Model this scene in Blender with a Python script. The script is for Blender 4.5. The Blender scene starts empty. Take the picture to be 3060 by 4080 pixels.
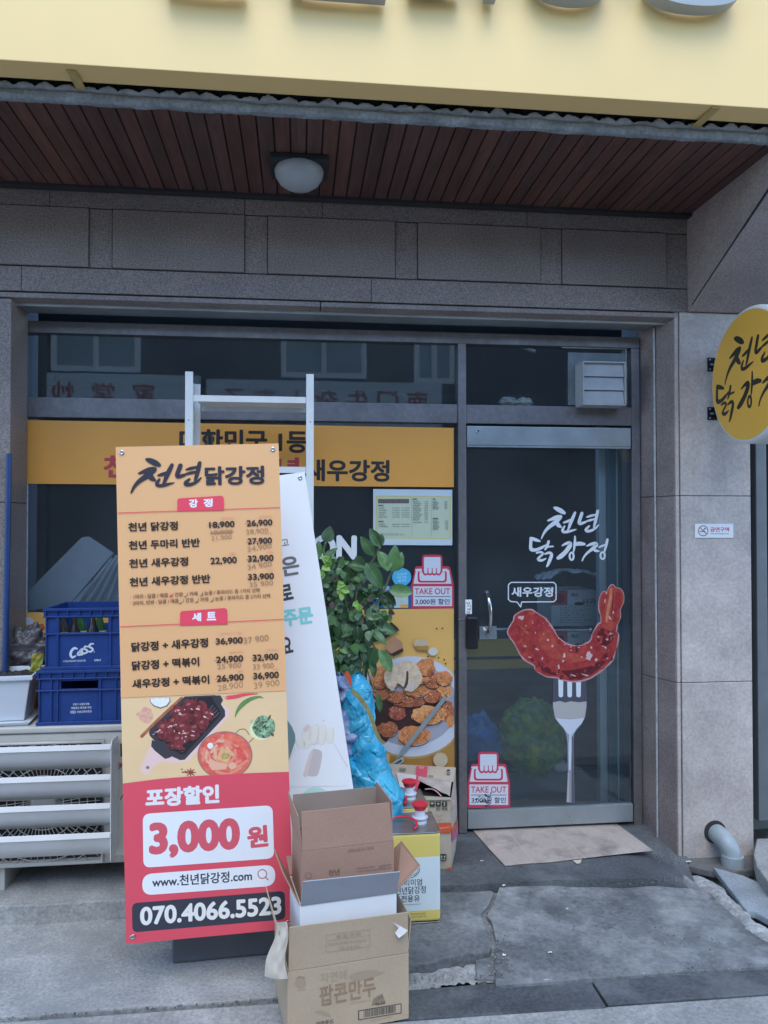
import bpy, bmesh, math, random
from mathutils import Vector as V, Matrix, noise
random.seed(7)
R = math.radians
SC = bpy.context.scene
COL = SC.collection

# ------------------------------------------------------------ camera, sky, sun, exposure
FPX = 3065.0
CAM = V((0, -4.0, 1.592))
YAW, PITCH, ROLL = R(6.375), R(1.016), R(-0.028)
def _basis():
    cy, sy = math.cos(YAW), math.sin(YAW)
    f = V((sy*math.cos(PITCH), cy*math.cos(PITCH), math.sin(PITCH)))
    r = V((cy, -sy, 0)); u = r.cross(f)
    return r*math.cos(ROLL)+u*math.sin(ROLL), -r*math.sin(ROLL)+u*math.cos(ROLL), f
CR, CU, CF = _basis()
cd = bpy.data.cameras.new("camera"); co = bpy.data.objects.new("camera", cd); COL.objects.link(co)
cd.sensor_width = 36; cd.lens = 36*FPX/4080; cd.clip_end = 300; cd.clip_start = 0.05
co.matrix_world = Matrix(((CR.x, CU.x, -CF.x, CAM.x), (CR.y, CU.y, -CF.y, CAM.y), (CR.z, CU.z, -CF.z, CAM.z), (0, 0, 0, 1)))
SC.camera = co
SUN_EL = 58
w = bpy.data.worlds.new("World"); SC.world = w; w.use_nodes = True
nt = w.node_tree
sky = nt.nodes.new("ShaderNodeTexSky"); sky.sky_type = 'NISHITA'; sky.sun_disc = False
sky.sun_elevation = R(SUN_EL); sky.sun_rotation = R(180)
try: sky.air_density = 1.0; sky.dust_density = 0.2; sky.ozone_density = 3.0
except Exception: pass
nt.links.new(sky.outputs[0], nt.nodes["Background"].inputs[0])
nt.nodes["Background"].inputs[1].default_value = 0.15
sl = bpy.data.lights.new("sun", 'SUN'); sl.energy = 0.6; sl.angle = R(40); sl.color = (1, 1, .9)
so = bpy.data.objects.new("sun", sl); COL.objects.link(so); so.rotation_euler = (R(90-SUN_EL), 0, R(-4))
SC.view_settings.view_transform = 'Standard'; SC.view_settings.look = 'None'
SC.view_settings.exposure = 1.65; SC.view_settings.gamma = 1
SC.cycles.max_bounces = 8; SC.cycles.transparent_max_bounces = 16

# ------------------------------------------------------------ sight lines from measured points to real planes
def ray(px, py): return CF + CR*((px-1530)/FPX) + CU*((2040-py)/FPX)
def Yp(px, py, y): v = ray(px, py); return CAM + v*((y-CAM.y)/v.y)
def Zp(px, py, z): v = ray(px, py); return CAM + v*((z-CAM.z)/v.z)
def Xp(px, py, x): v = ray(px, py); return CAM + v*((x-CAM.x)/v.x)
def PLp(px, py, o, n): v = ray(px, py); return CAM + v*((o-CAM).dot(n)/v.dot(n))
CROPS = dict(A=(420,1740,.4581), B=(420,2400,.4581), C=(420,3000,.4581), D=(0,2200,.6147), E=(1040,1800,.4822),
    F=(1100,2600,.4461), G=(1040,3100,.4822), H=(1800,1300,.4822), I=(1840,2200,.5424), J=(2500,1100,.4973),
    K=(2500,2000,.768), L=(1500,3100,.9403), N=(2600,1150,.3164), O=(2560,3200,.3165), P=(1480,3000,.2411),
    Q=(1380,2400,.3164), T=(0,1250,.565), S=(0,3400,.7233), X=(0,0,1.0))
def cp(k, x, y): a, b, s = CROPS[k]; return a+x*s, b+y*s

# ------------------------------------------------------------ materials
def lin(c): c /= 255; return c/12.92 if c <= .04045 else ((c+.055)/1.055)**2.4
def srgb(r, g, b): return (lin(r), lin(g), lin(b))
def ph(r, g, b, k=1.0): return tuple(min(.85, lin(c)*k/d) for c, d in zip((r, g, b), (.62, .75, .88)))
MATS = {}
def mat(name, col, rough=.6, metal=0, var=0, vs=8, fine=0, fs=150, bump=0, bs=60, spec=.5, stain=None, col2=None, stretch=None, rvar=0, thin=0):
    """principled material: base colour broken by a broad and a fine noise, optional second colour and stains with their own shape"""
    if name in MATS: return MATS[name]
    m = bpy.data.materials.new(name); m.use_nodes = True; n = m.node_tree.nodes; l = m.node_tree.links
    b = n["Principled BSDF"]; b.inputs["Roughness"].default_value = rough; b.inputs["Metallic"].default_value = metal
    try: b.inputs["Specular IOR Level"].default_value = spec
    except Exception: pass
    tc = n.new("ShaderNodeTexCoord"); src = tc.outputs["Object"]
    if stretch:
        mp = n.new("ShaderNodeMapping"); mp.inputs["Scale"].default_value = stretch; l.new(src, mp.inputs[0]); src = mp.outputs[0]
    rgb = n.new("ShaderNodeRGB"); rgb.outputs[0].default_value = (*col, 1); cur = rgb.outputs[0]
    def nz(scale, det=4, ro=.6):
        t = n.new("ShaderNodeTexNoise"); t.inputs["Scale"].default_value = scale; t.inputs["Detail"].default_value = det
        t.inputs["Roughness"].default_value = ro; l.new(src, t.inputs["Vector"]); return t.outputs["Fac"]
    def rng(f, a, bb, c, d):
        r = n.new("ShaderNodeMapRange"); r.inputs[1].default_value = a; r.inputs[2].default_value = bb
        r.inputs[3].default_value = c; r.inputs[4].default_value = d; l.new(f, r.inputs[0]); return r.outputs[0]
    def mix(kind, f, c1, c2):
        x = n.new("ShaderNodeMix"); x.data_type = 'RGBA'; x.blend_type = kind
        if hasattr(f, "links"): l.new(f, x.inputs[0])
        else: x.inputs[0].default_value = f
        for s, c in ((x.inputs[6], c1), (x.inputs[7], c2)):
            if hasattr(c, "links"): l.new(c, s)
            else: s.default_value = (*c, 1)
        return x.outputs[2]
    if col2: cur = mix('MIX', rng(nz(vs, 6), .38, .62, 0, 1), cur, col2)
    for a, s in ((var, vs*(1.7 if col2 else 1)), (fine, fs)):
        if a:
            g = rng(nz(s, 5 if s < 60 else 2), .3, .7, 1-a, 1+a)
            cc = n.new("ShaderNodeCombineColor"); [l.new(g, cc.inputs[i]) for i in range(3)]
            cur = mix('MULTIPLY', 1.0, cur, cc.outputs[0])
    if stain:
        for sc_, scale, lo, hi, amt in stain:
            cur = mix('MIX', rng(nz(scale, 6, .65), lo, hi, 0, amt), cur, sc_)
    l.new(cur, b.inputs["Base Color"])
    if thin:
        tr = n.new("ShaderNodeBsdfTranslucent"); l.new(cur, tr.inputs[0]); sx_ = n.new("ShaderNodeMixShader"); sx_.inputs[0].default_value = thin
        l.new(b.outputs[0], sx_.inputs[1]); l.new(tr.outputs[0], sx_.inputs[2]); l.new(sx_.outputs[0], n["Material Output"].inputs[0])
    if rvar: l.new(rng(nz(vs*1.3, 5), .3, .7, max(0, rough-rvar), min(1, rough+rvar)), b.inputs["Roughness"])
    if bump:
        bp = n.new("ShaderNodeBump"); bp.inputs["Strength"].default_value = bump; bp.inputs["Distance"].default_value = .01
        l.new(nz(bs, 5), bp.inputs["Height"]); l.new(bp.outputs[0], b.inputs["Normal"])
    MATS[name] = m; return m
def glass_mat(name, tint, ior=1.7, veil=.036):
    m = bpy.data.materials.new(name); m.use_nodes = True; n = m.node_tree.nodes; l = m.node_tree.links
    n.remove(n["Principled BSDF"]); out = n["Material Output"]
    t = n.new("ShaderNodeBsdfTransparent"); t.inputs[0].default_value = (*tint, 1)
    g = n.new("ShaderNodeBsdfGlossy"); g.inputs["Roughness"].default_value = .015; g.inputs[0].default_value = (.95, 1, 1, 1)
    f = n.new("ShaderNodeFresnel"); f.inputs[0].default_value = ior
    x = n.new("ShaderNodeMixShader"); l.new(f.outputs[0], x.inputs[0]); l.new(t.outputs[0], x.inputs[1]); l.new(g.outputs[0], x.inputs[2])
    d = n.new("ShaderNodeBsdfDiffuse"); d.inputs[0].default_value = (.62, .74, .80, 1)  # pale diffuse veil: haze put into the glass to lift its blacks
    tc = n.new("ShaderNodeTexCoord"); nz = n.new("ShaderNodeTexNoise"); nz.inputs["Scale"].default_value = 2.2; nz.inputs["Detail"].default_value = 6; l.new(tc.outputs["Object"], nz.inputs["Vector"])
    r = n.new("ShaderNodeMapRange"); r.inputs[1].default_value = .3; r.inputs[2].default_value = .75; r.inputs[3].default_value = veil*.6; r.inputs[4].default_value = veil*1.5; l.new(nz.outputs["Fac"], r.inputs[0])
    y = n.new("ShaderNodeMixShader"); l.new(r.outputs[0], y.inputs[0]); l.new(x.outputs[0], y.inputs[1]); l.new(d.outputs[0], y.inputs[2])
    l.new(y.outputs[0], out.inputs[0]); MATS[name] = m; return m

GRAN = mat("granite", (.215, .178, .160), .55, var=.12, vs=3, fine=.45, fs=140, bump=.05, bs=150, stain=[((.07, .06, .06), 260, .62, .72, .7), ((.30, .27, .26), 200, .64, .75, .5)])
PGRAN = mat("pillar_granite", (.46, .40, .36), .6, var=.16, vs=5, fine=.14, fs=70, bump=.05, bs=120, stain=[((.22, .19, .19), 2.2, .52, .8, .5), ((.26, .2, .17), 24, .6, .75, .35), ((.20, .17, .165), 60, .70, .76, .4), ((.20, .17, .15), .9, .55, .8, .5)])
GROOVE = mat("dark_joint", (.03, .027, .027), .9)
CAULK = mat("caulk", (.42, .43, .42), .7, var=.25, vs=30)
STEEL = mat("brushed_metal", (.20, .185, .185), .42, .55, var=.18, vs=3, fine=.15, fs=40, rvar=.12, stain=[((.08, .075, .075), 5, .55, .8, .6)])
STEEL2 = mat("door_metal", (.36, .40, .41), .38, .6, var=.15, vs=4, rvar=.12)
ALUM = mat("grey_aluminium", (.34, .36, .36), .5, .4, var=.2, vs=4)
CHROME = mat("chrome", (.6, .6, .6), .15, 1)
BLACKP = mat("black_plastic", (.012, .013, .015), .3)
WOOD = None
DARK = mat("dark_void", (.012, .012, .014), .9)
WHITE = mat("white_paint", (.72, .73, .73), .45, var=.06, vs=6)
CREAM = mat("rack_enamel", (.66, .67, .65), .4, var=.08, vs=8)
GLASS = glass_mat("window_glass", (.90, .94, .94))
def pm(name, r, g, b, rough=.45, **k): return mat("print_"+name, ph(r, g, b), rough, **k)
P_NAVY = pm("navy", 42, 42, 54); P_WHITE = pm("white", 205, 214, 226); P_RED = pm("red", 196, 66, 88)
P_BLACK = pm("black", 40, 36, 36); P_GREY = pm("grey", 96, 100, 108); P_TEAL = pm("teal", 108, 186, 196)
P_PENCIL = pm("pencil", 140, 116, 92); P_PINK = pm("pink", 212, 150, 128)

# ------------------------------------------------------------ objects
def up(o):
    while o.parent: o = o.parent
    return o
def thing(name, label, cat, loc=(0, 0, 0), group=None):
    o = bpy.data.objects.new(name, None); COL.objects.link(o); o.location = V(loc); o.empty_display_size = .05
    tag(o, label, cat, group); return o
def tag(o, label, cat, group=None):
    o["label"] = label; o["category"] = cat
    if group: o["group"] = group
    return o
def link_mesh(name, bm, mats, parent=None, smooth=False):
    org = up(parent).location.copy() if parent else V((0, 0, 0))
    if org.length: bmesh.ops.translate(bm, verts=bm.verts, vec=-org)
    me = bpy.data.meshes.new(name); bm.to_mesh(me); bm.free()
    for m in (mats if isinstance(mats, (list, tuple)) else [mats]): me.materials.append(m)
    if smooth: me.polygons.foreach_set("use_smooth", [True]*len(me.polygons))
    o = bpy.data.objects.new(name, me); COL.objects.link(o)
    if parent: o.parent = parent
    return o
class MB:
    def __init__(s): s.bm = bmesh.new()
    def face(s, pts, mi=0):
        f = s.bm.faces.new([s.bm.verts.new(p) for p in pts]); f.material_index = mi; return f
    def hexa(s, p, mi=0):
        v = [s.bm.verts.new(q) for q in p]
        for a in ((0,3,2,1),(4,5,6,7),(0,1,5,4),(1,2,6,5),(2,3,7,6),(3,0,4,7)):
            s.bm.faces.new([v[i] for i in a]).material_index = mi
    def box(s, x0, x1, y0, y1, z0, z1, mi=0):
        s.hexa([(x0,y0,z0),(x1,y0,z0),(x1,y1,z0),(x0,y1,z0),(x0,y0,z1),(x1,y0,z1),(x1,y1,z1),(x0,y1,z1)], mi); return s
    def obox(s, o, a, b, c, mi=0):
        o, a, b, c = V(o), V(a), V(b), V(c)
        s.hexa([o, o+a, o+a+b, o+b, o+c, o+a+c, o+a+b+c, o+b+c], mi); return s
    def prism(s, pts, d, mi=0):
        d = V(d); a = [s.bm.verts.new(p) for p in pts]; b = [s.bm.verts.new(V(p)+d) for p in pts]; n = len(a)
        s.bm.faces.new(a).material_index = mi; s.bm.faces.new(b[::-1]).material_index = mi
        for i in range(n): s.bm.faces.new([a[i], a[(i+1) % n], b[(i+1) % n], b[i]]).material_index = mi
        return s
    def slab(s, pts, t, mi=0):
        pts = [V(p) for p in pts]; n = (pts[1]-pts[0]).cross(pts[2]-pts[0]).normalized()
        return s.prism(pts, n*t, mi)
    def tube(s, path, r, n=10, mi=0, cap=True, flat=1.0):
        path = [V(p) for p in path]; rs = r if isinstance(r, (list, tuple)) else [r]*len(path); rings = []
        ref = V((.13, .3, 1)).normalized()
        for i, p in enumerate(path):
            t = (path[min(i+1, len(path)-1)]-path[max(i-1, 0)]).normalized()
            a = t.cross(ref)
            a = (t.cross(V((1, 0, 0))) if a.length < .1 else a).normalized(); b = t.cross(a)
            rings.append([s.bm.verts.new(p+(a*math.cos(k*2*math.pi/n)+b*math.sin(k*2*math.pi/n)*flat)*rs[i]) for k in range(n)])
        for q, w_ in zip(rings, rings[1:]):
            for k in range(n): s.bm.faces.new([q[k], q[(k+1) % n], w_[(k+1) % n], w_[k]]).material_index = mi
        if cap:
            s.bm.faces.new(rings[0][::-1]).material_index = mi; s.bm.faces.new(rings[-1]).material_index = mi
        return s
    def lathe(s, prof, c, axis=(0, 0, 1), n=24, mi=0, sx=1, sy=1):
        ax = V(axis).normalized(); a = ax.cross(V((.3, .9, .2))).normalized(); b = ax.cross(a); c = V(c); rings = []
        for r, h in prof:
            rings.append([s.bm.verts.new(c+ax*h+(a*math.cos(k*2*math.pi/n)*sx+b*math.sin(k*2*math.pi/n)*sy)*r) for k in range(n)])
        for q, w_ in zip(rings, rings[1:]):
            for k in range(n): s.bm.faces.new([q[k], q[(k+1) % n], w_[(k+1) % n], w_[k]]).material_index = mi
        if prof[0][0] > 1e-4: s.bm.faces.new(rings[0][::-1]).material_index = mi
        if prof[-1][0] > 1e-4: s.bm.faces.new(rings[-1]).material_index = mi
        return s
    def grid(s, fn, nu, nv, mi=0, wrap=False):
        g = [[s.bm.verts.new(fn(i/nu, j/nv)) for j in range(nv+1)] for i in range(nu if wrap else nu+1)]
        for i in range(nu):
            for j in range(nv):
                a, b = g[i], g[(i+1) % len(g)]
                s.bm.faces.new([a[j], b[j], b[j+1], a[j+1]]).material_index = mi
        return s
    def build(s, name, mats, parent=None, smooth=False, bevel=0, seg=2, recalc=True):
        if recalc: bmesh.ops.recalc_face_normals(s.bm, faces=s.bm.faces)
        if bevel:
            ed = [e for e in s.bm.edges if len(e.link_faces) == 2 and e.calc_face_angle(0) > .5]
            bmesh.ops.bevel(s.bm, geom=ed, offset=bevel, segments=seg, profile=.6, affect='EDGES', clamp_overlap=True)
        return link_mesh(name, s.bm, mats, parent, smooth)
def smooth_by_angle(o, deg=40):
    o.data.polygons.foreach_set("use_smooth", [True]*len(o.data.polygons))
    bm = bmesh.new(); bm.from_mesh(o.data)
    for e in bm.edges:
        if len(e.link_faces) == 2 and e.calc_face_angle(0) > R(deg): e.smooth = False
    bm.to_mesh(o.data); bm.free(); return o

# ------------------------------------------------------------ flat printed artwork
_FONT = {}
def font_mesh(txt, bold):
    """filled outlines; heavier weights are eight shifted copies a few microns apart: (u, v, layer) in the unit box"""
    k = (txt, bold)
    if k in _FONT: return _FONT[k]
    if (txt, None) not in _FONT:
        c = bpy.data.curves.new("lettering", 'FONT'); c.body = txt; c.resolution_u = 12 if len(txt) == 1 else 4
        o = bpy.data.objects.new("lettering", c); COL.objects.link(o)
        bpy.context.view_layer.update()
        e = o.evaluated_get(bpy.context.evaluated_depsgraph_get()); me = e.to_mesh()
        _FONT[(txt, None)] = ([(v.co.x, v.co.y) for v in me.vertices], [tuple(p.vertices) for p in me.polygons])
        e.to_mesh_clear(); bpy.data.objects.remove(o); bpy.data.curves.remove(c)
    v0, f0 = _FONT[(txt, None)]
    n = 0 if bold < .006 else (6 if bold < .024 else 10)
    sh = [(bold*math.cos(q*2*math.pi/n), bold*math.sin(q*2*math.pi/n)) for q in range(n)] or [(0, 0)]
    vs = [(x+dx, y+dy, l) for l, (dx, dy) in enumerate(sh) for x, y in v0]; N = len(v0)
    fs = [tuple(i+l*N for i in f) for l in range(len(sh)) for f in f0]
    x0, x1 = min(v[0] for v in vs), max(v[0] for v in vs); y0, y1 = min(v[1] for v in vs), max(v[1] for v in vs)
    vs = [((x-x0)/(x1-x0), (y-y0)/(y1-y0), l) for x, y, l in vs]
    _FONT[k] = (vs, fs); return _FONT[k]
def catmull(p, n=6):
    if len(p) < 3: return p
    out = []
    for i in range(len(p)-1):
        a, b, c, d = p[max(i-1, 0)], p[i], p[i+1], p[min(i+2, len(p)-1)]
        for k in range(n):
            t = k/n
            out.append(tuple(.5*(2*b[j]+(c[j]-a[j])*t+(2*a[j]-5*b[j]+4*c[j]-d[j])*t*t+(3*b[j]-a[j]-3*c[j]+d[j])*t**3) for j in range(len(b))))
    return out+[p[-1]]
class Art:
    """shapes in the plane o + u U + v Vv, each item a hair above the one before; one mesh"""
    def __init__(s, o, U, Vv, base=.0009, step=.000012):
        s.o, s.U, s.V = V(o), V(U).normalized(), V(Vv).normalized(); s.N = s.U.cross(s.V).normalized()
        s.bm = bmesh.new(); s.k = base; s.step = step; s.mats = []; s.map = None; s.crop = 'X'
    def use(s, crop, fmap=None): s.crop = crop; s.map = fmap; return s
    def uv(s, x, y):
        if s.map: x, y = s.map(x, y)
        px, py = cp(s.crop, x, y); p = PLp(px, py, s.o, s.N)-s.o
        return p.dot(s.U), p.dot(s.V)
    def mi(s, m):
        if m not in s.mats: s.mats.append(m)
        return s.mats.index(m)
    def add(s, uvs, faces, m):
        h = s.k; s.k += s.step; i = s.mi(m)
        vs = [s.bm.verts.new(s.o+s.U*q[0]+s.V*q[1]+s.N*(h+(q[2]*.000003 if len(q) > 2 else 0))) for q in uvs]
        if len(uvs[0]) > 2: s.k += .00003
        for f in faces:
            try: q = s.bm.faces.new([vs[j] for j in f]); q.material_index = i
            except ValueError: pass
    def poly(s, pts, m, sm=0):
        if sm: pts = catmull(list(pts)+[pts[0]], sm)[:-1]
        s.add([s.uv(*p) for p in pts], [tuple(range(len(pts)))], m)
    def ell(s, c, rx, ry, m, n=28, rot=0, wob=0, seed=0):
        pts = []
        for k in range(n):
            a = 2*math.pi*k/n; q = 1+wob*noise.noise(V((math.cos(a)*1.7, math.sin(a)*1.7, seed*3.1)))
            x, y = rx*q*math.cos(a), ry*q*math.sin(a)
            pts.append((c[0]+x*math.cos(rot)-y*math.sin(rot), c[1]+x*math.sin(rot)+y*math.cos(rot)))
        s.poly(pts, m)
    def rquad(s, q, r, m):
        """rounded quad, q = TL TR BR BL"""
        pts = []
        for i in range(4):
            c, a, b = V(q[i]), V(q[i-1]), V(q[(i+1) % 4])
            p0 = c+(a-c).normalized()*r; p1 = c+(b-c).normalized()*r
            for k in range(7):
                t = k/6; pts.append(tuple(p0*(1-t)**2+c*2*t*(1-t)+p1*t*t))
        s.poly(pts, m)
    def rect(s, x0, y0, x1, y1, m): s.poly([(x0, y0), (x1, y0), (x1, y1), (x0, y1)], m)
    def stroke(s, pts, m, w=None, n=6, closed=False):
        pts = [p if len(p) == 3 else (p[0], p[1], w) for p in pts]
        if closed: pts = pts+[pts[0]]
        pts = catmull(pts, n); uvs = []; faces = []
        for i, p in enumerate(pts):
            if closed and i in (0, len(pts)-1): a, b = pts[-2], pts[1]
            else: a, b = pts[max(i-1, 0)], pts[min(i+1, len(pts)-1)]
            d = V((b[0]-a[0], b[1]-a[1]))
            d = d.normalized() if d.length > 1e-6 else V((1, 0)); q = V((-d.y, d.x))*p[2]/2
            uvs += [s.uv(p[0]+q.x, p[1]+q.y), s.uv(p[0]-q.x, p[1]-q.y)]
            if i: faces.append((2*i-2, 2*i-1, 2*i+1, 2*i))
        if not closed:
            for i in (0, len(pts)-1):
                p = pts[i]; q = pts[1] if i == 0 else pts[-2]; ang = math.atan2(p[1]-q[1], p[0]-q[0]); st = len(uvs)
                for k in range(7):
                    a = ang-math.pi/2+math.pi*k/6; uvs.append(s.uv(p[0]+math.cos(a)*p[2]/2, p[1]+math.sin(a)*p[2]/2))
                faces.append(tuple(range(st, st+7)))
        s.add(uvs, faces, m)
    def text(s, txt, x0, y0, x1, y1, h, m, bold=.018):
        vs, fs = font_mesh(txt, bold)
        a, b, c = V(s.uv(x0, y0)), V(s.uv(x1, y1)), V(s.uv(x0, y0-h))
        d = b-a; up_ = V((-d.y, d.x)).normalized()*abs((c-a).length)
        s.add([(*(a+d*x+up_*y), l) for x, y, l in vs], fs, m)
    def build(s, name, parent):
        return link_mesh(name, s.bm, s.mats, parent)

# brush lettering of the shop logo, traced once (door decal coordinates)
LOGO1 = [  # first two syllables
 [(848,1500,20),(868,1508,34),(905,1528,38),(930,1543,24)],
 [(795,1606,14),(830,1592,26),(868,1578,34),(900,1572,26)],
 [(893,1580,34),(852,1622,36),(800,1662,28),(766,1702,20),(746,1742,13),(741,1757,8)],
 [(858,1612,26),(880,1642,34),(900,1658,18)],
 [(925,1622,14),(955,1612,22),(985,1597,14)],
 [(1018,1540,20),(1003,1575,27),(982,1625,27),(968,1665,20),(958,1682,12)],
 [(932,1652,14),(916,1680,22),(922,1698,22),(958,1698,22),(1000,1686,16),(1030,1678,7)],
 [(1075,1545,26),(1062,1585,27),(1052,1618,26),(1060,1632,24),(1088,1623,22),(1114,1613,12)],
 [(1205,1525,22),(1196,1570,26),(1182,1630,22),(1172,1660,12)],
 [(1115,1577,12),(1150,1566,20),(1190,1556,12)],
 [(1110,1612,12),(1145,1602,20),(1185,1592,12)],
 [(1136,1650,14),(1112,1675,24),(1116,1692,24),(1152,1688,22),(1190,1665,17),(1214,1640,9)]]
LOGO2 = [  # last three syllables
 [(655,1752,26),(690,1763,28),(726,1776,16)],
 [(656,1756,26),(652,1800,26),(656,1842,30),(692,1848,26),(740,1830,24),(782,1806,12)],
 [(800,1778,22),(786,1820,22),(770,1846,13)],
 [(792,1822,14),(836,1819,13)],
 [(700,1872,14),(735,1866,19),(752,1880,18),(726,1906,18),(712,1926,20),(742,1934,22),(776,1920,11)],
 [(770,1882,14),(804,1871,22),(824,1887,26),(810,1932,28),(792,1974,20),(782,1987,9)],
 [(912,1812,12),(943,1796,22),(974,1792,32),(974,1816,36),(940,1864,36),(902,1900,38),(878,1915,28)],
 [(1018,1735,13),(1017,1780,20),(1010,1840,18),(1005,1866,10)],
 [(1020,1800,30),(1060,1796,33),(1095,1800,22)],
 [(1115,1816,12),(1150,1801,24),(1186,1796,30),(1194,1810,28),(1160,1840,26),(1120,1872,20),(1092,1905,15),(1078,1936,12)],
 [(1163,1840,18),(1190,1854,24),(1216,1858,12)],
 [(1215,1826,12),(1240,1816,17),(1266,1805,11)],
 [(1285,1762,20),(1278,1800,22),(1264,1850,18),(1256,1872,10)]]
RINGS = [((990,1900), 17, 30, 17), ((1246,1895), 18, 28, 15)]
def logo(a, m, strokes, rings=()):
    for st in strokes: a.stroke(st, m)
    for c, rx, ry, wd in rings:
        a.stroke([(c[0]+rx*math.cos(t*math.pi/5), c[1]+ry*math.sin(t*math.pi/5), wd) for t in range(10)], m, closed=True)

# ============================================================ GROUND
CONC = mat("concrete", (.32, .315, .30), .85, var=.25, vs=3, fine=.22, fs=75, bump=.5, bs=45, stain=[((.185, .18, .17), 3.2, .50, .62, .38), ((.13, .13, .125), 70, .69, .73, .5), ((.20, .205, .21), 1.6, .5, .72, .6), ((.40, .39, .37), 7, .60, .8, .5), ((.12, .12, .12), 38, .68, .74, .6)])
CONC_D = mat("worn_dark_concrete", (.145, .15, .15), .85, var=.35, vs=4, fine=.35, fs=55, bump=.6, bs=45, stain=[((.33, .335, .33), 1.5, .47, .62, .9), ((.10, .105, .11), 8, .5, .62, .55), ((.20, .215, .22), 7, .55, .7, .5), ((.36, .37, .37), 30, .66, .72, .6), ((.06, .065, .07), 5, .52, .68, .6), ((.05, .055, .06), 17, .58, .72, .6)])
BSTONE = mat("black_granite_slab", (.080, .086, .092), .55, var=.3, vs=4, fine=.3, fs=80, bump=.15, bs=70, rvar=.1, stain=[((.24, .25, .25), 2.2, .50, .74, .7), ((.3, .31, .31), 40, .69, .73, .6)])
CEM = mat("crumbled_cement", (.31, .31, .30), .95, var=.3, vs=9, fine=.25, fs=60, bump=.9, bs=28, stain=[((.16, .16, .155), 14, .55, .72, .7)])
def struct(o): o["kind"] = "structure"; return o
ZL, ZF = -.08, -.085
def gpoly(name, pts, thick, m, sub=0, rough=0, bevel=.006):
    mb = MB(); mb.prism(pts, (0, 0, -thick))
    return struct(mb.build(name, m, None, bevel=bevel))
mb = MB(); mb.face([(-60, -60, -.17), (60, -60, -.17), (60, 40, -.17), (-60, 40, -.17)]); struct(mb.build("ground", CONC, recalc=False))
def jag(a, b, n, amp, seed):
    a, b = V(a), V(b); d = b-a; q = V((-d.y, d.x, 0)).normalized(); out = []
    for i in range(n+1):
        t = i/n; k = noise.noise(V((t*n*.45, seed*7.7, 1.3)))*amp+noise.noise(V((t*n*1.3, seed*3.7, 4)))*amp*.4
        out.append(a+d*t+q*(k if 0 < i < n else 0))
    return out
# left: shop platform under the outdoor unit, lower pavement, front apron
gpoly("platform", [(-5, .05, 0), (-5, -.585, 0)]+jag((-5, -.585, 0), (.42, -.60, 0), 90, .012, 2)[1:]+[(.42, .05, 0)], .14, CONC)
gpoly("pavement", [(-5, -.45, ZL), (-5, -1.235, ZL)]+jag((-5, -1.235, ZL), (.40, -1.215, ZL), 80, .01, 3)[1:]+[(.48, -.45, ZL)], .04, CONC)
gpoly("apron", [(-6, -1.43, ZF), (-6, -4.9, ZF), (6, -4.9, ZF), (6, -1.404, ZF), (.326, -1.389, ZF), (.326, -1.24, ZF), (-6, -1.255, ZF)], .03, CONC)
# right: doorstep, dark slab, worn slope, kerb
def sst(x): x = max(0, min(1, x)); return x*x*(3-2*x)
def dstep(x, y): return -.018-.075*sst((x-1.55)/.4)*sst((-y-.02)/.24)-.02*sst((x-1.1)/.8)*sst((-y-.2)/.35)
def dfn(u, v):
    x = .45+1.52*u; yf = -.585+.012*noise.noise(V((x*7, 2, 5)))+(.30*sst((x-1.84)/.12)); y = .06+(yf-.06)*min(v/.92, 1)
    return V((x, y, dstep(x, y)-(.07*(v-.92)/.08 if v > .92 else 0)))
mb = MB(); mb.grid(dfn, 60, 50); struct(mb.build("doorstep", BSTONE, smooth=False))
slope = lambda px, py, z: Zp(px, py, z)
lf = [Zp(x, y, -.05) for x, y in ((1480, 3540), (1930, 3530), (1968, 3555), (1950, 3600), (1915, 3640), (1935, 3700), (1958, 3770), (1950, 3790))]
gpoly("dark_slab", lf+jag(lf[-1], Zp(1500, 3868, -.05), 22, .012, 9)[1:], .06, CONC_D)
rp = [(1990, 3536, -.035), (2300, 3512, -.045), (2550, 3496, -.07), (2725, 3484, -.098), (2745, 3500, -.098), (2880, 3610, -.095), (3000, 3720, -.09), (3140, 3800, -.085), (3160, 3845, -.072), (2700, 3874, -.072), (2300, 3905, -.072), (1975, 3928, -.072), (1972, 3840, -.066), (1978, 3760, -.06), (1962, 3680, -.05), (1940, 3648, -.048), (1968, 3600, -.042)]
mb = MB(); a = [mb.bm.verts.new(slope(*p)) for p in rp]; b = [mb.bm.verts.new(slope(*p)+V((0, 0, -.06))) for p in rp]
mb.bm.faces.new(a); [mb.bm.faces.new([a[i], a[i-1], b[i-1], b[i]]) for i in range(len(a))]
struct(mb.build("worn_slope", CONC_D, bevel=0))
gpoly("mortar_bed", [Zp(1880, 3520, -.06), Zp(2030, 3520, -.06), Zp(2010, 3700, -.066), Zp(2020, 3900, -.082), Zp(1900, 3900, -.082), Zp(1880, 3700, -.066)], .05, mat("dirt_mortar", (.19, .195, .195), .95, var=.4, vs=20, bump=.6, bs=60))
# black kerb strip, two stones with a pale joint between
kx = Zp(2360, 3915, ZL).x
for x0, x1 in ((.33, kx-.004), (kx+.006, 5)):
    gpoly("kerb", [(x0, -1.225, -.0815), (x0, -1.385, -.0815), (x1, -1.40, -.0815), (x1, -1.21, -.0815)], .05, BSTONE, bevel=.004)
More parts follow.
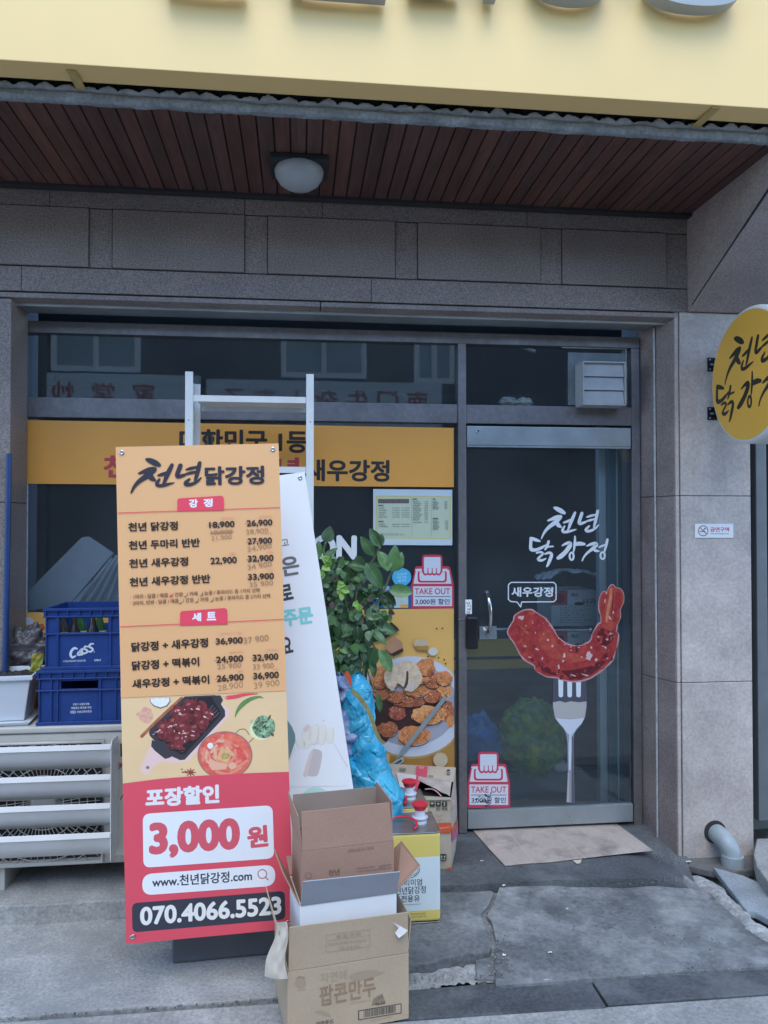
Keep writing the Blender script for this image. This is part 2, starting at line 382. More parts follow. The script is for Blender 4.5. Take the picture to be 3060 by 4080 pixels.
# lumpy broken cement: in front of the dark slab, along the slope's right edge, along the kerb
def lumps(name, path, wid, hgt, seed, m=CEM, n=90, k=10):
    mb = MB(); P = [V(p) for p in path]; L = [0]
    for p, q in zip(P, P[1:]): L.append(L[-1]+(q-p).length)
    def at(t):
        d = t*L[-1]
        for i in range(len(P)-1):
            if d <= L[i+1] or i == len(P)-2: f = (d-L[i])/(L[i+1]-L[i]); return P[i].lerp(P[i+1], f), (P[i+1]-P[i]).normalized(), i+f
    def fn(u, v):
        p, t, i = at(u); q = V((-t.y, t.x, 0)); e = (v-.5)*2
        tp_ = min(1, u*9+.15, (1-u)*9+.15); ws = wid*tp_**.5*(1+.55*noise.noise(V((u*14, seed*5.1, (v > .5)*3.3))))
        z = tp_*hgt*(1-abs(e)**2.2)*(.6+.7*noise.noise(V((p.x*9, p.y*9, seed)))+.5*noise.noise(V((p.x*23, p.y*40+v*2, seed+3))))+noise.noise(V((p.x*70, p.y*70+v*6, seed+8)))*hgt*.22
        return p+q*e*ws+V((0, 0, z-.012))
    mb.grid(fn, n, k); return struct(mb.build(name, m, smooth=True, recalc=False))
lumps("cement_rubble", [Zp(1600, 3905, ZL), Zp(1760, 3880, ZL), Zp(1900, 3862, ZL), Zp(1985, 3880, ZL)], .058, .015, 1, k=18)
lumps("cement_ridge", [Zp(2765, 3480, -.098), Zp(2850, 3545, -.096), Zp(2915, 3605, -.094), Zp(2990, 3680, -.092), Zp(3090, 3760, -.088), Zp(3200, 3850, -.08)], .045, .026, 4, k=14)
lumps("cement_joint", [Zp(1960, 3928, ZL), Zp(2400, 3898, ZL), Zp(2800, 3870, ZL), Zp(3150, 3846, ZL)], .014, .022, 6, n=120, k=6)
lumps("cement_joint", [Zp(1985, 3537, -.037), Zp(2300, 3513, -.046), Zp(2550, 3497, -.071), Zp(2720, 3486, -.098)], .010, .012, 11, n=120, k=6)
# stone sill under the drain pipe, tilted cover slab beside the ridge
gpoly("stone_sill", [Zp(2700, 3440, -.104), Zp(2850, 3472, -.104), Zp(2900, 3474, -.104), Zp(3002, 3465, -.104), Zp(3012, 3405, -.104), Zp(2700, 3395, -.104)], .035, mat("sill_stone", (.13, .125, .12), .8, var=.3, vs=14, bump=.5, bs=50))
mb = MB(); mb.slab([Zp(2840, 3478, -.118), Zp(2975, 3655, -.118), Zp(3010, 3662, -.118), Zp(3250, 3790, -.118), Zp(3250, 3640, -.118), Zp(2960, 3512, -.118)], .03)
struct(mb.build("cover_slab", mat("cover_slab_concrete", (.27, .30, .32), .75, var=.2, vs=5, fine=.15, fs=80, bump=.25, bs=50), bevel=.006))
mb = MB(); q = lambda x, y: Zp(*cp('O', x, y), -.10)
mb.slab([q(1400, 850), q(1440, 1010), q(1600, 1240), q(2600, 1700), q(2600, 600), q(1440, 640)], .08); struct(mb.build("side_step", CONC, bevel=.008))
# loose grit swept along the joints and the walls
rg = random.Random(31); mb = MB()
def grit(px, py, z, sp, n):
    for k in range(n):
        p = Zp(px+rg.gauss(0, sp*2.2), py+rg.gauss(0, sp*.35), z); r = rg.uniform(.0008, .0032)
        mb.hexa([p+V((rg.uniform(.5, 1)*r*a_, rg.uniform(.5, 1)*r*b_, c_*r*rg.uniform(.6, 1.3))) for c_ in (0, 1) for a_, b_ in ((-1, -1), (1, -1), (1, 1), (-1, 1))], rg.choice((0, 0, 1, 2)))
for a_, b_, z, sp, n in (((1990, 3545), (2720, 3500), -.05, 16, 26), ((1965, 3560), (1985, 3900), -.058, 14, 22), ((1650, 3900), (3050, 3850), -.074, 18, 34), ((20, 3625), (500, 3612), -.08, 10, 16), ((20, 4060), (1120, 3985), -.082, 12, 16), ((2480, 3330), (2690, 3430), -.05, 22, 18), ((2050, 3650), (2900, 3780), -.06, 70, 14)):
    for k in range(n): f_ = (k+.5)/n; grit(a_[0]+(b_[0]-a_[0])*f_, a_[1]+(b_[1]-a_[1])*f_, z, sp, 9)
o = mb.build("grit", [mat("grit_grey", (.20, .20, .195), .9), mat("grit_pale", (.29, .285, .27), .9), mat("grit_dark", (.06, .06, .06), .9)]); tag(o, "loose grit and small stones scattered along the paving joints", "grit"); o["kind"] = "stuff"
# scraps of litter on the ground
SCR = mat("paper_scrap", (.7, .71, .7), .8)
def scrap(px, py, z, s, ang, label, m=SCR, kind="scrap"):
    p = Zp(px, py, z); mb = MB(); pts = []
    for k in range(7):
        a = ang+k*2*math.pi/7; r = s*.6*(.6+.6*random.random()); pts.append(p+V((math.cos(a)*r*1.5, math.sin(a)*r*.7, .003+.006*random.random())))
    mb.prism(pts, (0, 0, .0015)); tag(mb.build(kind, m, bevel=0), label, "scrap", "scraps of litter on the step")
scrap(2260, 3625, -.045, .010, 0, "white torn scrap lying in the middle of the worn slope")
scrap(2010, 3810, -.062, .009, 1.2, "bright white bent scrap near the slope's left front corner")
scrap(2190, 3800, -.065, .013, .4, "pale crumpled scrap, right of the bent white one at the slope's front")
scrap(2008, 3533, -.03, .008, .2, "small white scrap on the joint in front of the doorstep")
scrap(2745, 3438, -.1, .02, 0, "white splinter lying at the foot of the pillar's left edge")
scrap(2920, 3452, -.102, .008, .3, "tiny white chip on the stone sill beside the drain pipe")
scrap(1240, 3838, -.078, .004, .3, "tiny white chip on the pavement by the banner's grey base")
scrap(1920, 3434, -.016, .01, 1, "small curled leaf scrap on the doorstep beside the taped carton")

# ============================================================ BUILDING
bld = thing("shop_building", "grey pink granite shop front with glass window and glass door under a wood lined canopy", "building", (0, .2, 0))
YF = -.248
def px2x(px, py): return Yp(px, py, YF).x
# granite facing: blocks with open joints in front of a dark backing
mb = MB(); fr = MB()
zb = [(2.694, 2.812), (2.815, 3.096), (3.099, 3.178)]
xe = px2x(2738, 940)
lo = [-3.2, px2x(85, 1110), px2x(1480, 1170), xe]
hi = [-3.2, px2x(198, 800), px2x(975, 830), px2x(1284, 840), px2x(2100, 890), xe]
mid = [-3.2]+[px2x(p, 970) for p in (355, 449, 975, 1067, 1574, 1664, 2152, 2238, 2653)]+[xe]
g = .0028
for xs, (z0, z1), kind in ((lo, zb[0], 0), (mid, zb[1], 1), (hi, zb[2], 0)):
    for i, (a, b) in enumerate(zip(xs, xs[1:])):
        y0 = YF-(.009 if kind and i % 2 == 0 else 0)
        mb.box(a+g/2, b-g/2, y0, YF+.05, z0, z1-g)
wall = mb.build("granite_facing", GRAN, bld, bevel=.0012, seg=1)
mb = MB(); mb.box(-3.2, xe, YF+.004, YF+.3, 2.70, 3.19); mb.build("wall_core", GROOVE, bld)
# lintel moulding (a stone strip stepping back over the window) and the aluminium soffit strip behind it
XL, XR = -1.335, 1.94
mb = MB()
mb.prism([(-3.2, YF+.004, 2.687), (-3.2, YF+.004, 2.664), (-3.2, YF+.075, 2.648), (-3.2, YF+.075, 2.687)], (3.2+px2x(1275, 1200), 0, 0))
mb.prism([(px2x(1279, 1200), YF+.004, 2.687), (px2x(1279, 1200), YF+.004, 2.664), (px2x(1279, 1200), YF+.075, 2.648), (px2x(1279, 1200), YF+.075, 2.687)], (XR-px2x(1279, 1200), 0, 0))
mb.build("lintel_moulding", mat("moulding_granite", (.24, .205, .195), .6, var=.15, vs=6, fine=.3, fs=120, stain=[((.13, .05, .035), 7, .63, .7, .7)]), bld, bevel=.002, seg=1)
mb = MB(); mb.box(-3.2, XR-.03, YF+.078, -.012, 2.652, 2.668); mb.box(-3.2, XR-.03, YF+.06, YF+.078, 2.640, 2.66)
mb.build("soffit_strip", ALUM, bld, bevel=.002, seg=1)
# right pillar: blocks with two joints, bevelled strip and two-step reveal
PX1 = 2.333
mb = MB()
for z0, z1 in ((-.14, .786), (.789, 1.743), (1.746, 2.692)):
    mb.box(XR+.012, PX1, YF, .25, z0, z1)
    mb.box(XR-.012, XR+.008, YF+.006, YF+.05, z0, z1, 0)
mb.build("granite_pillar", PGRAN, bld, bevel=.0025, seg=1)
xi = 1.842
mb = MB()
for z0, z1 in ((-.14, .786), (.789, 1.743), (1.746, 2.655)):
    mb.prism([(XR-.016, YF+.012, z0), (XR+.02, YF+.03, z0), (xi+.075, -.118, z0), (xi+.043, -.118, z0)], (0, 0, z1-z0))
    mb.prism([(xi+.032, -.110, z0), (xi+.09, -.110, z0), (xi+.06, .03, z0), (xi+.004, .03, z0)], (0, 0, z1-z0))
mb.build("granite_reveal", mat("reveal_granite", (.25, .205, .19), .6, var=.2, vs=5, fine=.25, fs=110, stain=[((.12, .07, .05), 3, .56, .74, .6), ((.05, .045, .04), 50, .71, .74, .8)]), bld, bevel=.002, seg=1)
mb = MB(); mb.tube([(xi+.036, -.1155, -.06), (xi+.037, -.1155, .9), (xi+.036, -.1155, 1.9), (xi+.036, -.1155, 2.64)], .0055, 6); mb.build("caulk_bead", CAULK, bld)
mb = MB(); mb.box(XR-.002, XR+.1, YF+.03, .2, -.14, 2.69); mb.box(xi+.05, XR+.05, -.09, .1, -.14, 2.64); mb.build("reveal_backing", GROOVE, bld)
# left jamb
mb = MB()
for z0, z1 in ((-.1, 1.70), (1.703, 2.655)): mb.box(-3.2, XL, YF, -.02, z0, z1)
mb.build("granite_jamb", GRAN, bld, bevel=.002, seg=1)
mb = MB(); mb.box(-3.2, XL-.06, -.015, .3, -.1, 2.69); mb.build("jamb_backing", GROOVE, bld)
# corbel on the right that carries the canopy
mb = MB()
prof = [(xe, YF+.01, 3.20), (xe, YF+.01, 2.695), (xe, YF-.02, 2.694), (xe, -1.04, 3.075), (xe, -1.04, 3.20)]
mb.prism(prof, (PX1+.02-xe, 0, 0))
mb.build("corbel", mat("corbel_granite_lit", (.34, .285, .27), .6, var=.15, vs=4, fine=.3, fs=120), bld, bevel=.004)  # lighter copy of the facade granite; light on the corbel put into colour
mb = MB(); mb.prism([(xe-.003, -.30, 2.722), (xe-.003, -.292, 2.713), (xe-.003, -1.02, 3.062), (xe-.003, -1.02, 3.074)], (.006, 0, 0)); mb.build("corbel_joint", GROOVE, bld)
# wall over and beyond the pillar on the right
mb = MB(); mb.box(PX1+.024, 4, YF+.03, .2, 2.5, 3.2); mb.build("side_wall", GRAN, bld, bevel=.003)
# upper wall above the canopy and the room shell, its unseen ceiling opening added to let in skylight
mb = MB(); mb.box(-4, 4.2, YF+.06, .3, 3.3, 6); mb.box(-3.0, -2.9, .3, 4, -.1, 3.2); mb.box(2.9, 3.0, .3, 4, -.1, 3.2); mb.box(-3, 3, 4, 4.1, -.1, 3.2); mb.box(-3, 3, .06, .40, 3.0, 3.15); mb.box(-3, 3, 1.15, 4.1, 3.0, 3.15); mb.box(-3, -1.4, .40, 1.15, 3.0, 3.15); mb.box(1.85, 3, .40, 1.15, 3.0, 3.15); mb.box(-3.2, -1.39, .06, .3, -.1, 3.0); mb.box(1.88, 3.2, .06, .3, -.1, 3.0)
mb.build("room_shell", mat("dim_interior", (.34, .38, .40), .9), bld)
mb = MB(); mb.box(-3, 3, .07, 4, -.1, -.02); mb.build("shop_floor", mat("shop_tile", (.30, .31, .31), .5), bld)

# shop window and door
ym = -.012
xm0, xm1 = .838, .881
XG = -1.372
mb = MB()
mb.box(XG-.025, xi+.003, ym, .06, 2.556, 2.615)                     # head
mb.box(XG-.025, XG+.01, ym, .06, -.0, 2.555)                       # left stile
mb.box(xm0, xm1, ym-.012, .07, -.015, 2.555)                       # mullion
mb.box(XG+.011, xm0-.001, ym-.004, .06, 2.133, 2.232)              # transom bar left
mb.box(XG+.011, xm0-.001, ym, .06, 0, .06)
sw = mb.build("shop_window", STEEL, bld, bevel=.003)
mb = MB(); mb.face([(XG+.01, .012, 2.232), (xm0, .012, 2.232), (xm0, .012, 2.556), (XG+.01, .012, 2.556)]); mb.build("glass_pane", GLASS, sw, recalc=False)
mb = MB(); mb.face([(XG+.01, .012, .06), (xm0, .012, .06), (xm0, .012, 2.133), (XG+.01, .012, 2.133)]); mb.build("glass_pane", GLASS, sw, recalc=False)
mb = MB(); mb.tube([(XG+.03, .006, .1), (XG+.03, .006, 2.1)], .005, 6); mb.build("glazing_bead", CAULK, sw)
mb = MB(); mb.box(xm1+.001, 1.797, ym-.003, .06, 2.133, 2.232); mb.box(1.798, xi+.002, ym, .06, -.02, 2.555)
tw = mb.build("transom_window", STEEL, bld, bevel=.003)
mb = MB(); mb.face([(xm1, .012, 2.232), (1.8, .012, 2.232), (1.8, .012, 2.556), (xm1, .012, 2.556)]); mb.build("glass_pane", GLASS, tw, recalc=False)
XD0, XD1 = .886, 1.79
mb = MB(); mb.face([(XD0, .004, .098), (XD1, .004, .098), (XD1, .004, 2.01), (XD0, .004, 2.01)]); door = mb.build("glass_door", GLASS, bld, recalc=False)
mb = MB(); mb.box(XD0, XD1, -.018, .03, 2.018, 2.119); mb.build("top_rail", STEEL2, door, bevel=.003)
mb = MB(); mb.box(XD0+.001, XD1-.001, -.014, .026, 2.008, 2.017); mb.build("glazing_channel", STEEL2, door)
mb = MB(); mb.box(XD0, XD1, -.018, .03, .003, .098); mb.build("bottom_rail", STEEL2, door, bevel=.003)
mb = MB(); p = Yp(1904, 1720, -.02); mb.lathe([(.0085, 0), (.0085, .004), (.005, .006)], p, (0, -1, 0), 16); mb.box(p.x-.005, p.x+.005, p.y-.0075, p.y-.006, p.z-.0012, p.z+.0012, 1); mb.box(p.x-.0012, p.x+.0012, p.y-.0078, p.y-.0062, p.z-.005, p.z+.005, 1)
mb.build("screw", [CHROME, DARK], door)
# pull handle, lock, push bar
I = lambda x, y, yy: Yp(*cp('I', x, y), yy)
hp = catmull([tuple(I(182, 292, -.03)), tuple(I(188, 310, -.06)), tuple(I(203, 370, -.09)), tuple(I(212, 470, -.095)), tuple(I(205, 560, -.08)), tuple(I(185, 592, -.03))], 6)
mb = MB(); mb.tube(hp, .0095, 12); mb.lathe([(.014, 0), (.014, .012), (.008, .018)], I(182, 294, -.002), (0, -1, 0), 16); mb.lathe([(.014, 0), (.014, .012), (.008, .018)], I(187, 592, -.002), (0, -1, 0), 16)
smooth_by_angle(mb.build("pull_handle", CHROME, door))
mb = MB(); a, b = I(34, 474, -.045), I(122, 712, -.045); mb.box(a.x, b.x, -.046, -.004, b.z, a.z)
lk = smooth_by_angle(mb.build("digital_lock", BLACKP, door, bevel=.012, seg=4))
mb = MB(); a, b = I(45, 478, -.047), I(112, 490, -.047); mb.box(a.x, b.x, -.0485, -.0462, b.z, a.z); mb.build("lock_trim", CHROME, lk)
mb = MB(); a, b = I(127, 545, -.012), I(275, 640, -.012); mb.box(a.x, b.x-.012, -.012, .0, b.z, a.z); o = mb.build("lock_plate", mat("clear_plate", (.35, .38, .39), .15, .6), door, bevel=.008, seg=3)
mb = MB(); mb.tube([I(130, 567, .05), I(940, 572, .05)], .009, 10); mb.lathe([(.013, 0), (.013, .02), (.006, .024)], I(940, 572, .055), (0, -1, 0), 16); mb.tube([I(940, 572, .055), I(940, 572, .012)], .005, 8)
smooth_by_angle(mb.build("push_bar", CHROME, door))
mb = MB(); a, b = Yp(1795, 2466, -.026), Yp(1812, 2470, -.026); mb.tube([Yp(1825, 2468, -.027), Yp(1853, 2466, -.027)], .0025, 6); mb.build("bolt", CHROME, sw)

# canopy
can = thing("canopy", "canopy over the shop front with dark red wood plank soffit and rough concrete edge", "canopy", (0, -.6, 3.18))
ZS = 3.182
wm = [mat("plank_%s" % n, c, .65, var=.4, vs=7, fine=.2, fs=60, stretch=(1, .10, 1), stain=[((.20, .07, .045), 10, .60, .74, .45), ((.05, .035, .032), 6, .58, .75, .5)]) for n, c in (("oxblood", (.112, .048, .036)), ("umber", (.098, .048, .038)), ("russet", (.128, .052, .036)), ("dark", (.090, .044, .036)))]
mb = MB(); x = -3.2
while x < xe-.01:
    ww = .066; z = ZS+random.uniform(0, .004)
    mb.prism([(x+.002, -1.012, z), (min(x+ww-.006, xe), -1.012, z), (min(x+ww-.004, xe), -1.012, z+.012), (x, -1.012, z+.012)], (0, 1.012+YF-.05, 0), random.choice((0, 0, 1, 1, 2, 3)))
    x += ww
mb.build("wood_soffit", wm, can)
mb = MB(); mb.box(-3.2, xe, -1.01, YF+.02, ZS+.013, ZS+.03); mb.box(-3.2, xe, YF-.055, YF-.012, ZS-.012, ZS+.02); mb.build("soffit_backing_shade", GROOVE, can)  # dark backing over the planks; strip at the wall is painted-in gap shade
def edge(u, v):  # rough mortar edge of the slab, seen from below
    x = -3.2+u*6.4; prof = [(-1.008, 0), (-1.02, -.004), (-1.035, -.002), (-1.040, .006), (-1.044, .016), (-1.043, .026), (-1.034, .034), (-1.0, .036)]
    i = min(int(v*7), 6); f = v*7-i; y = prof[i][0]*(1-f)+prof[i+1][0]*f; z = prof[i][1]*(1-f)+prof[i+1][1]*f
    k = noise.noise(V((x*9, v*6, 2)))*.006+noise.noise(V((x*40, v*16, 5)))*.003
    return V((x, y-k, ZS+z+k*.8))
mb = MB(); mb.grid(edge, 420, 14); mb.build("concrete_edge", mat("edge_concrete", (.24, .26, .27), .9, var=.3, vs=9, fine=.2, fs=70, bump=.5, bs=50), can, smooth=True, recalc=False)
def scal(u, v):  # mortar lumps bedded in the corrugated sheet
    x = -3.2+u*6.4; s = abs(math.sin(x*math.pi/.075)); h = .010+.026*s**.6*(.75+.7*noise.noise(V((x*12, 1, 7))))+.006*noise.noise(V((x*90, v*4, 2)))
    a = v*math.pi*.75; k = noise.noise(V((x*60, v*5, 9)))*.005
    return V((x, -1.026-math.sin(a)*.020-k, ZS+.030+h*v))
mb = MB(); mb.grid(scal, 900, 6); mb.build("mortar_bedding", mat("bedding_mortar", (.33, .355, .37), .9, var=.3, vs=14, bump=.6, bs=70), can, smooth=True, recalc=False)
def cor(u, v):
    x = -3.2+u*6.4; return V((x, -1.045+v*1.0, ZS+.074+.012*abs(math.sin(x*math.pi/.075))))
mb = MB(); mb.grid(cor, 700, 1); mb.build("corrugated_roof", mat("roof_sheet", (.03, .034, .038), .7), can, recalc=False)

# ceiling light
lp = Zp(1192, 655, ZS)
cl = thing("ceiling_light", "unlit round white ceiling lamp with dark base under the wood soffit", "lamp", lp)
mb = MB(); mb.box(lp.x-.125, lp.x+.125, lp.y-.10, lp.y+.11, ZS-.022, ZS+.001); mb.build("lamp_base", mat("lamp_base_dark", (.02, .028, .03), .5), cl, bevel=.004)
mb = MB(); mb.lathe([(.103, 0), (.108, -.012), (.104, -.035), (.088, -.062), (.060, -.082), (.03, -.092), (0, -.095)], lp+V((0, .0, -.02)), (0, 0, 1), 40); smooth_by_angle(mb.build("lamp_shade", mat("lamp_glass", (.36, .39, .41), .35), cl), 60)

# fascia sign with channel letters
SG = mat("sign_yellow", (.92, .63, .255), .4, var=.02, vs=2)
sgn = thing("fascia_sign", "long pale yellow fascia sign box with pale raised channel letters above the canopy", "sign", (0, -1.12, 3.24))
ZB = 3.236
mb = MB(); mb.box(-3.4, 3.0, -1.182, -1.07, ZB, 4.35); mb.build("sign_box", SG, sgn, bevel=.003)
BR = mat("bracket_yellow", (.50, .36, .13), .55, var=.2, vs=20)
for px, dx in ((310, .01), (2810, -.02)):
    p = Zp(px, 330 if px < 1000 else 470, ZB); mb = MB()
    mb.obox(p+V((-.017, -.085, -.002)), (.034, 0, 0), (dx, .15, -.012), (0, 0, -.004)); mb.tube([p+V((0, -.04, -.004)), p+V((0, -.04, -.010))], .006, 8); mb.build("sign_bracket", BR, sgn)
def letter3d(ch, cx, width, bottom, height, bold):
    font_mesh(ch, 0); vs, fs = _FONT[(ch, 0)]; bm = bmesh.new(); y0 = -1.262
    f_ = [bm.verts.new((cx+(x-.5)*width, y0, bottom+y*height)) for x, y, l in vs]; faces = [bm.faces.new([f_[i] for i in f]) for f in fs]
    bm.normal_update()
    r = bmesh.ops.extrude_face_region(bm, geom=faces); mv = [v for v in r["geom"] if isinstance(v, bmesh.types.BMVert)]
    bmesh.ops.translate(bm, verts=mv, vec=(0, .058, 0)); bmesh.ops.remove_doubles(bm, verts=bm.verts, dist=1e-5); bmesh.ops.recalc_face_normals(bm, faces=bm.faces)
    o = link_mesh("channel_letter", bm, mat("letter_face", (.36, .375, .36), .45), sgn)
    return o
def sx(px): return Zp(px, 20, 3.45).x
def zat(px, py): return Yp(px, py, -1.204).z
for ch, p0, p1, py, b in (("천", 560, 980, -16, .03), ("년", 1080, 1540, 6, .03), ("닭", 1600, 2060, 8, .03), ("강", 2060, 2500, 33, .03), ("정", 2500, 2960, 60, .03)):
    xa, xb = Yp(p0, py, -1.262).x, Yp(p1, py, -1.262).x
    letter3d(ch, (xa+xb)/2, xb-xa, zat((p0+p1)/2, py), .42, b)

# round blade sign on the pillar
rs_x = Yp(2838, 1480, -.31).x
ct = Xp(3050, 1482, rs_x); zt, zb_ = Xp(3010, 1219, rs_x).z, Xp(2985, 1752, rs_x).z
RR = (zt-zb_)/2; rc = V((rs_x, -.31-RR, (zt+zb_)/2))
rsn = thing("blade_sign", "round yellow hanging sign with black brush lettering and white rim on the granite pillar", "sign", rc)
mb = MB(); mb.lathe([(RR, 0), (RR+.012, .006), (RR+.016, .02), (RR+.016, .12), (RR+.008, .135), (RR-.01, .14)], rc, (1, 0, 0), 72); smooth_by_angle(mb.build("sign_rim", WHITE, rsn), 50)
a = Art(rc, (0, -1, 0), (0, 0, 1), base=.001)
pts = [(RR*.992*math.cos(t*math.pi/36), RR*.992*math.sin(t*math.pi/36)) for t in range(72)]
YEL = mat("sign_amber", (.85, .46, .065), .4, var=.03, vs=3)
a.add(pts, [tuple(range(72))], YEL)
INK = mat("sign_ink", (.03, .028, .018), .5)
# lettering placed on the disc: door-decal trace scaled to the face
class DiscMap: pass
sc_ = RR*1.78/ (1297-640); mcx, mcy = 968, 1742
a.uv = lambda x, y: ((x-mcx)*sc_, -(y-mcy)*sc_*.98)
logo(a, INK, LOGO1); logo(a, INK, LOGO2, RINGS); a.build("sign_face", rsn)
for py0, py1 in ((1425, 1480), (1622, 1674)):
    p, q = Yp(2820, py0, YF-.006), Yp(2862, py1, YF-.006); mb = MB(); mb.box(p.x, p.x+.05, YF-.008, YF-.001, q.z, p.z); mb.box(p.x+.035, p.x+.045, YF-.10, YF-.008, q.z+.01, p.z-.01)
    mb.box(p.x+.006, p.x+.014, YF-.011, YF-.007, p.z-.014, p.z-.006, 1); mb.box(p.x+.006, p.x+.014, YF-.011, YF-.007, q.z+.006, q.z+.014, 1); mb.box(p.x+.012, p.x+.03, YF-.010, YF-.007, (p.z+q.z)/2-.005, (p.z+q.z)/2+.005, 1)
    mb.build("wall_bracket", [BLACKP, mat("bolt_zinc", (.5, .5, .5), .4, .6)], rsn)

# neighbour's shop front on the right
nb = thing("neighbouring_shopfront", "dark neighbouring shop front with grey metal post, right of the granite pillar", "shop front", (2.7, -.1, 0))
pz = Yp(3030, 3267, -.19); x0, x1 = Yp(3008, 2200, -.19).x, Yp(3050, 2200, -.19).x
mb = MB(); mb.box(x0, x1, -.205, -.10, pz.z, 2.48); mb.build("metal_post", mat("post_metal", (.17, .185, .195), .45, .4, var=.1), nb, bevel=.004)
mb = MB(); mb.box(PX1+.004, x0+.005, -.15, .2, -.06, 2.48); mb.box(x1, 4, -.12, .2, pz.z, 2.48); mb.build("dark_glazing", mat("dark_glazing", (.012, .013, .015), .12), nb)
mb = MB(); mb.box(x1-.01, 4, -.20, -.12, pz.z+.0, pz.z+.10); mb.build("bottom_rail", mat("post_metal"  , (0,0,0)), nb, bevel=.003)

# no smoking plate
n0, n1 = cp('J', 540, 1985), cp('J', 848, 2098); p, q = Yp(*n0, YF-.004), Yp(*n1, YF-.004)
npl = thing("no_smoking_plate", "small white no smoking plate with red lettering on the granite pillar", "plate", (p.x, YF, q.z))
mb = MB(); mb.box(p.x, q.x, YF-.005, YF-.0005, q.z, p.z); mb.build("plate", WHITE, npl, bevel=.002)
a = Art((p.x, YF-.005, q.z), (1, 0, 0), (0, 0, 1), .0004).use('J')
gy = mat("sign_grey", (.2, .18, .2), .5)
a.stroke([(607+38*math.cos(t*math.pi/8), 2041+40*math.sin(t*math.pi/8)) for t in range(16)], mat("nosmoke_red", (.28, .10, .11), .5), 7, n=2, closed=True)
a.rect(578, 2042, 625, 2050, gy); a.stroke([(612, 2035), (618, 2020), (628, 2026)], gy, 8); a.stroke([(580, 2014), (634, 2068)], mat("nosmoke_red", (0, 0, 0)), 7)
a.text("금연구역", 664, 2048, 815, 2048, 36, mat("plate_red", (.50, .05, .10), .5), .025); a.text("No-Smoking Area", 668, 2072, 812, 2072, 15, mat("plate_green", (.10, .22, .18), .5), .015)
a.build("printed_lettering", npl)

# drain pipe
O = lambda x, y, yy: Yp(*cp('O', x, y), yy)
dp = thing("drain_pipe", "grey plastic drain elbow sticking out of the pillar's foot", "pipe", O(900, 400, YF))
PV = mat("pvc_grey", (.30, .34, .35), .5, var=.12, vs=18, stain=[((.18, .17, .15), 22, .6, .75, .4)])
c0 = O(925, 375, YF)
path = catmull([tuple(c0+V((0, .04, 0))), tuple(c0+V((.004, -.03, -.004))), tuple(c0+V((.018, -.075, -.03))), tuple(c0+V((.028, -.095, -.075))), tuple(c0+V((.030, -.098, -.105)))], 5)
mb = MB(); mb.tube(path, .047, 28); smooth_by_angle(mb.build("elbow", PV, dp))
mb = MB(); e = V(path[-1]); mb.lathe([(.0475, .035), (.053, .033), (.054, 0), (.053, -.036), (.049, -.038), (.047, -.03), (.047, -.01), (0, -.01)], e, (0, 0, 1), 32); smooth_by_angle(mb.build("socket", PV, dp), 30)
mb = MB(); mb.lathe([(.049, -.012), (.058, -.012), (.058, .003), (.049, .003)], c0+V((-.006, -.002, .006)), (0, -1, 0), 32); mb.build("pipe_hole", GROOVE, dp)

# ============================================================ PRINTS ON THE GLASS
XU, ZU = (1, 0, 0), (0, 0, 1)
def sheet(name, label, cat, y, pxs, loc=None, group=None):
    t = thing(name, label, cat, Yp(*pxs, y), group); return t
BANDY = mat("band_yellow", (.76, .34, .06), .45, var=.04, vs=1.5)
t = sheet("window_banner", "wide ochre banner strip across the window with black and red shop lettering", "banner", 0, (900, 1930))
a = Art((0, -.001, 0), XU, ZU, .0006).use('X')
a.poly([(78, 1673), (1530, 1700), (1808, 1705), (1808, 1941), (1530, 1939), (78, 1927)], BANDY); a.build("sheet", t)
a = Art((0, -.001, 0), XU, ZU, .0012).use('X')
BK = mat("band_black", (.022, .019, .018), .5); RD = mat("band_red", (.50, .05, .06), .5)
a.text("대한민국 1등", 714, 1800, 1226, 1806, 92, BK, .035)
a.text("천년닭강정 천년", 412, 1905, 1194, 1912, 92, RD, .035); a.text("새우강정", 1214, 1917, 1552, 1920, 88, BK, .035)
a.build("printed_lettering", t)

# food poster (full width strip behind everything, plate of fried chicken at its right end)
t = sheet("food_poster", "yellow food poster low on the window glass with a plate of fried chicken", "poster", 0, (1600, 3060))
FY = mat("poster_yellow", (.74, .43, .12), .45, var=.06, vs=2); FO = mat("poster_ochre", (.40, .20, .045), .45, var=.15, vs=4)
def chick(n, c, c2): return mat("chicken_"+n, c, .55, vs=22, col2=c2, var=.28, fine=.2, fs=120, stain=[((.09, .02, .01), 34, .60, .76, .7), ((.72, .36, .16), 55, .62, .74, .5)])
CH1 = chick("golden", (.62, .20, .065), (.76, .32, .11)); CH2 = chick("brown", (.36, .10, .045), (.54, .17, .07)); CH3 = chick("amber", (.70, .28, .09), (.80, .40, .15)); CHW = mat("chicken_pale", (.60, .44, .29), .55, vs=20, col2=(.72, .58, .42), var=.2, stain=[((.16, .10, .06), 30, .6, .74, .6)])
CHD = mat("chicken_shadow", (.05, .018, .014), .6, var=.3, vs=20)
PL = mat("plate_white", (.58, .60, .66), .45, var=.03, vs=3); PLG = mat("plate_inner", (.36, .36, .41), .45, var=.1, vs=5)
a = Art((0, -.001, 0), XU, ZU, .0006).use('X')
a.poly([(68, 2440), (600, 2437), (1808, 2424), (1810, 3070), (600, 3115), (68, 3130)], FY)
a.ell((140, 2500), 34, 20, CH2, wob=.5, seed=3); a.ell((110, 2475), 26, 16, PL, wob=.3, seed=4)
a.use('Q')
a.poly([(560, 1500), (1360, 1560), (1362, 2070), (540, 2100)], FO)
def clipx(pts, xm=1358): return [(min(x, xm), y) for x, y in pts]
import math as _m
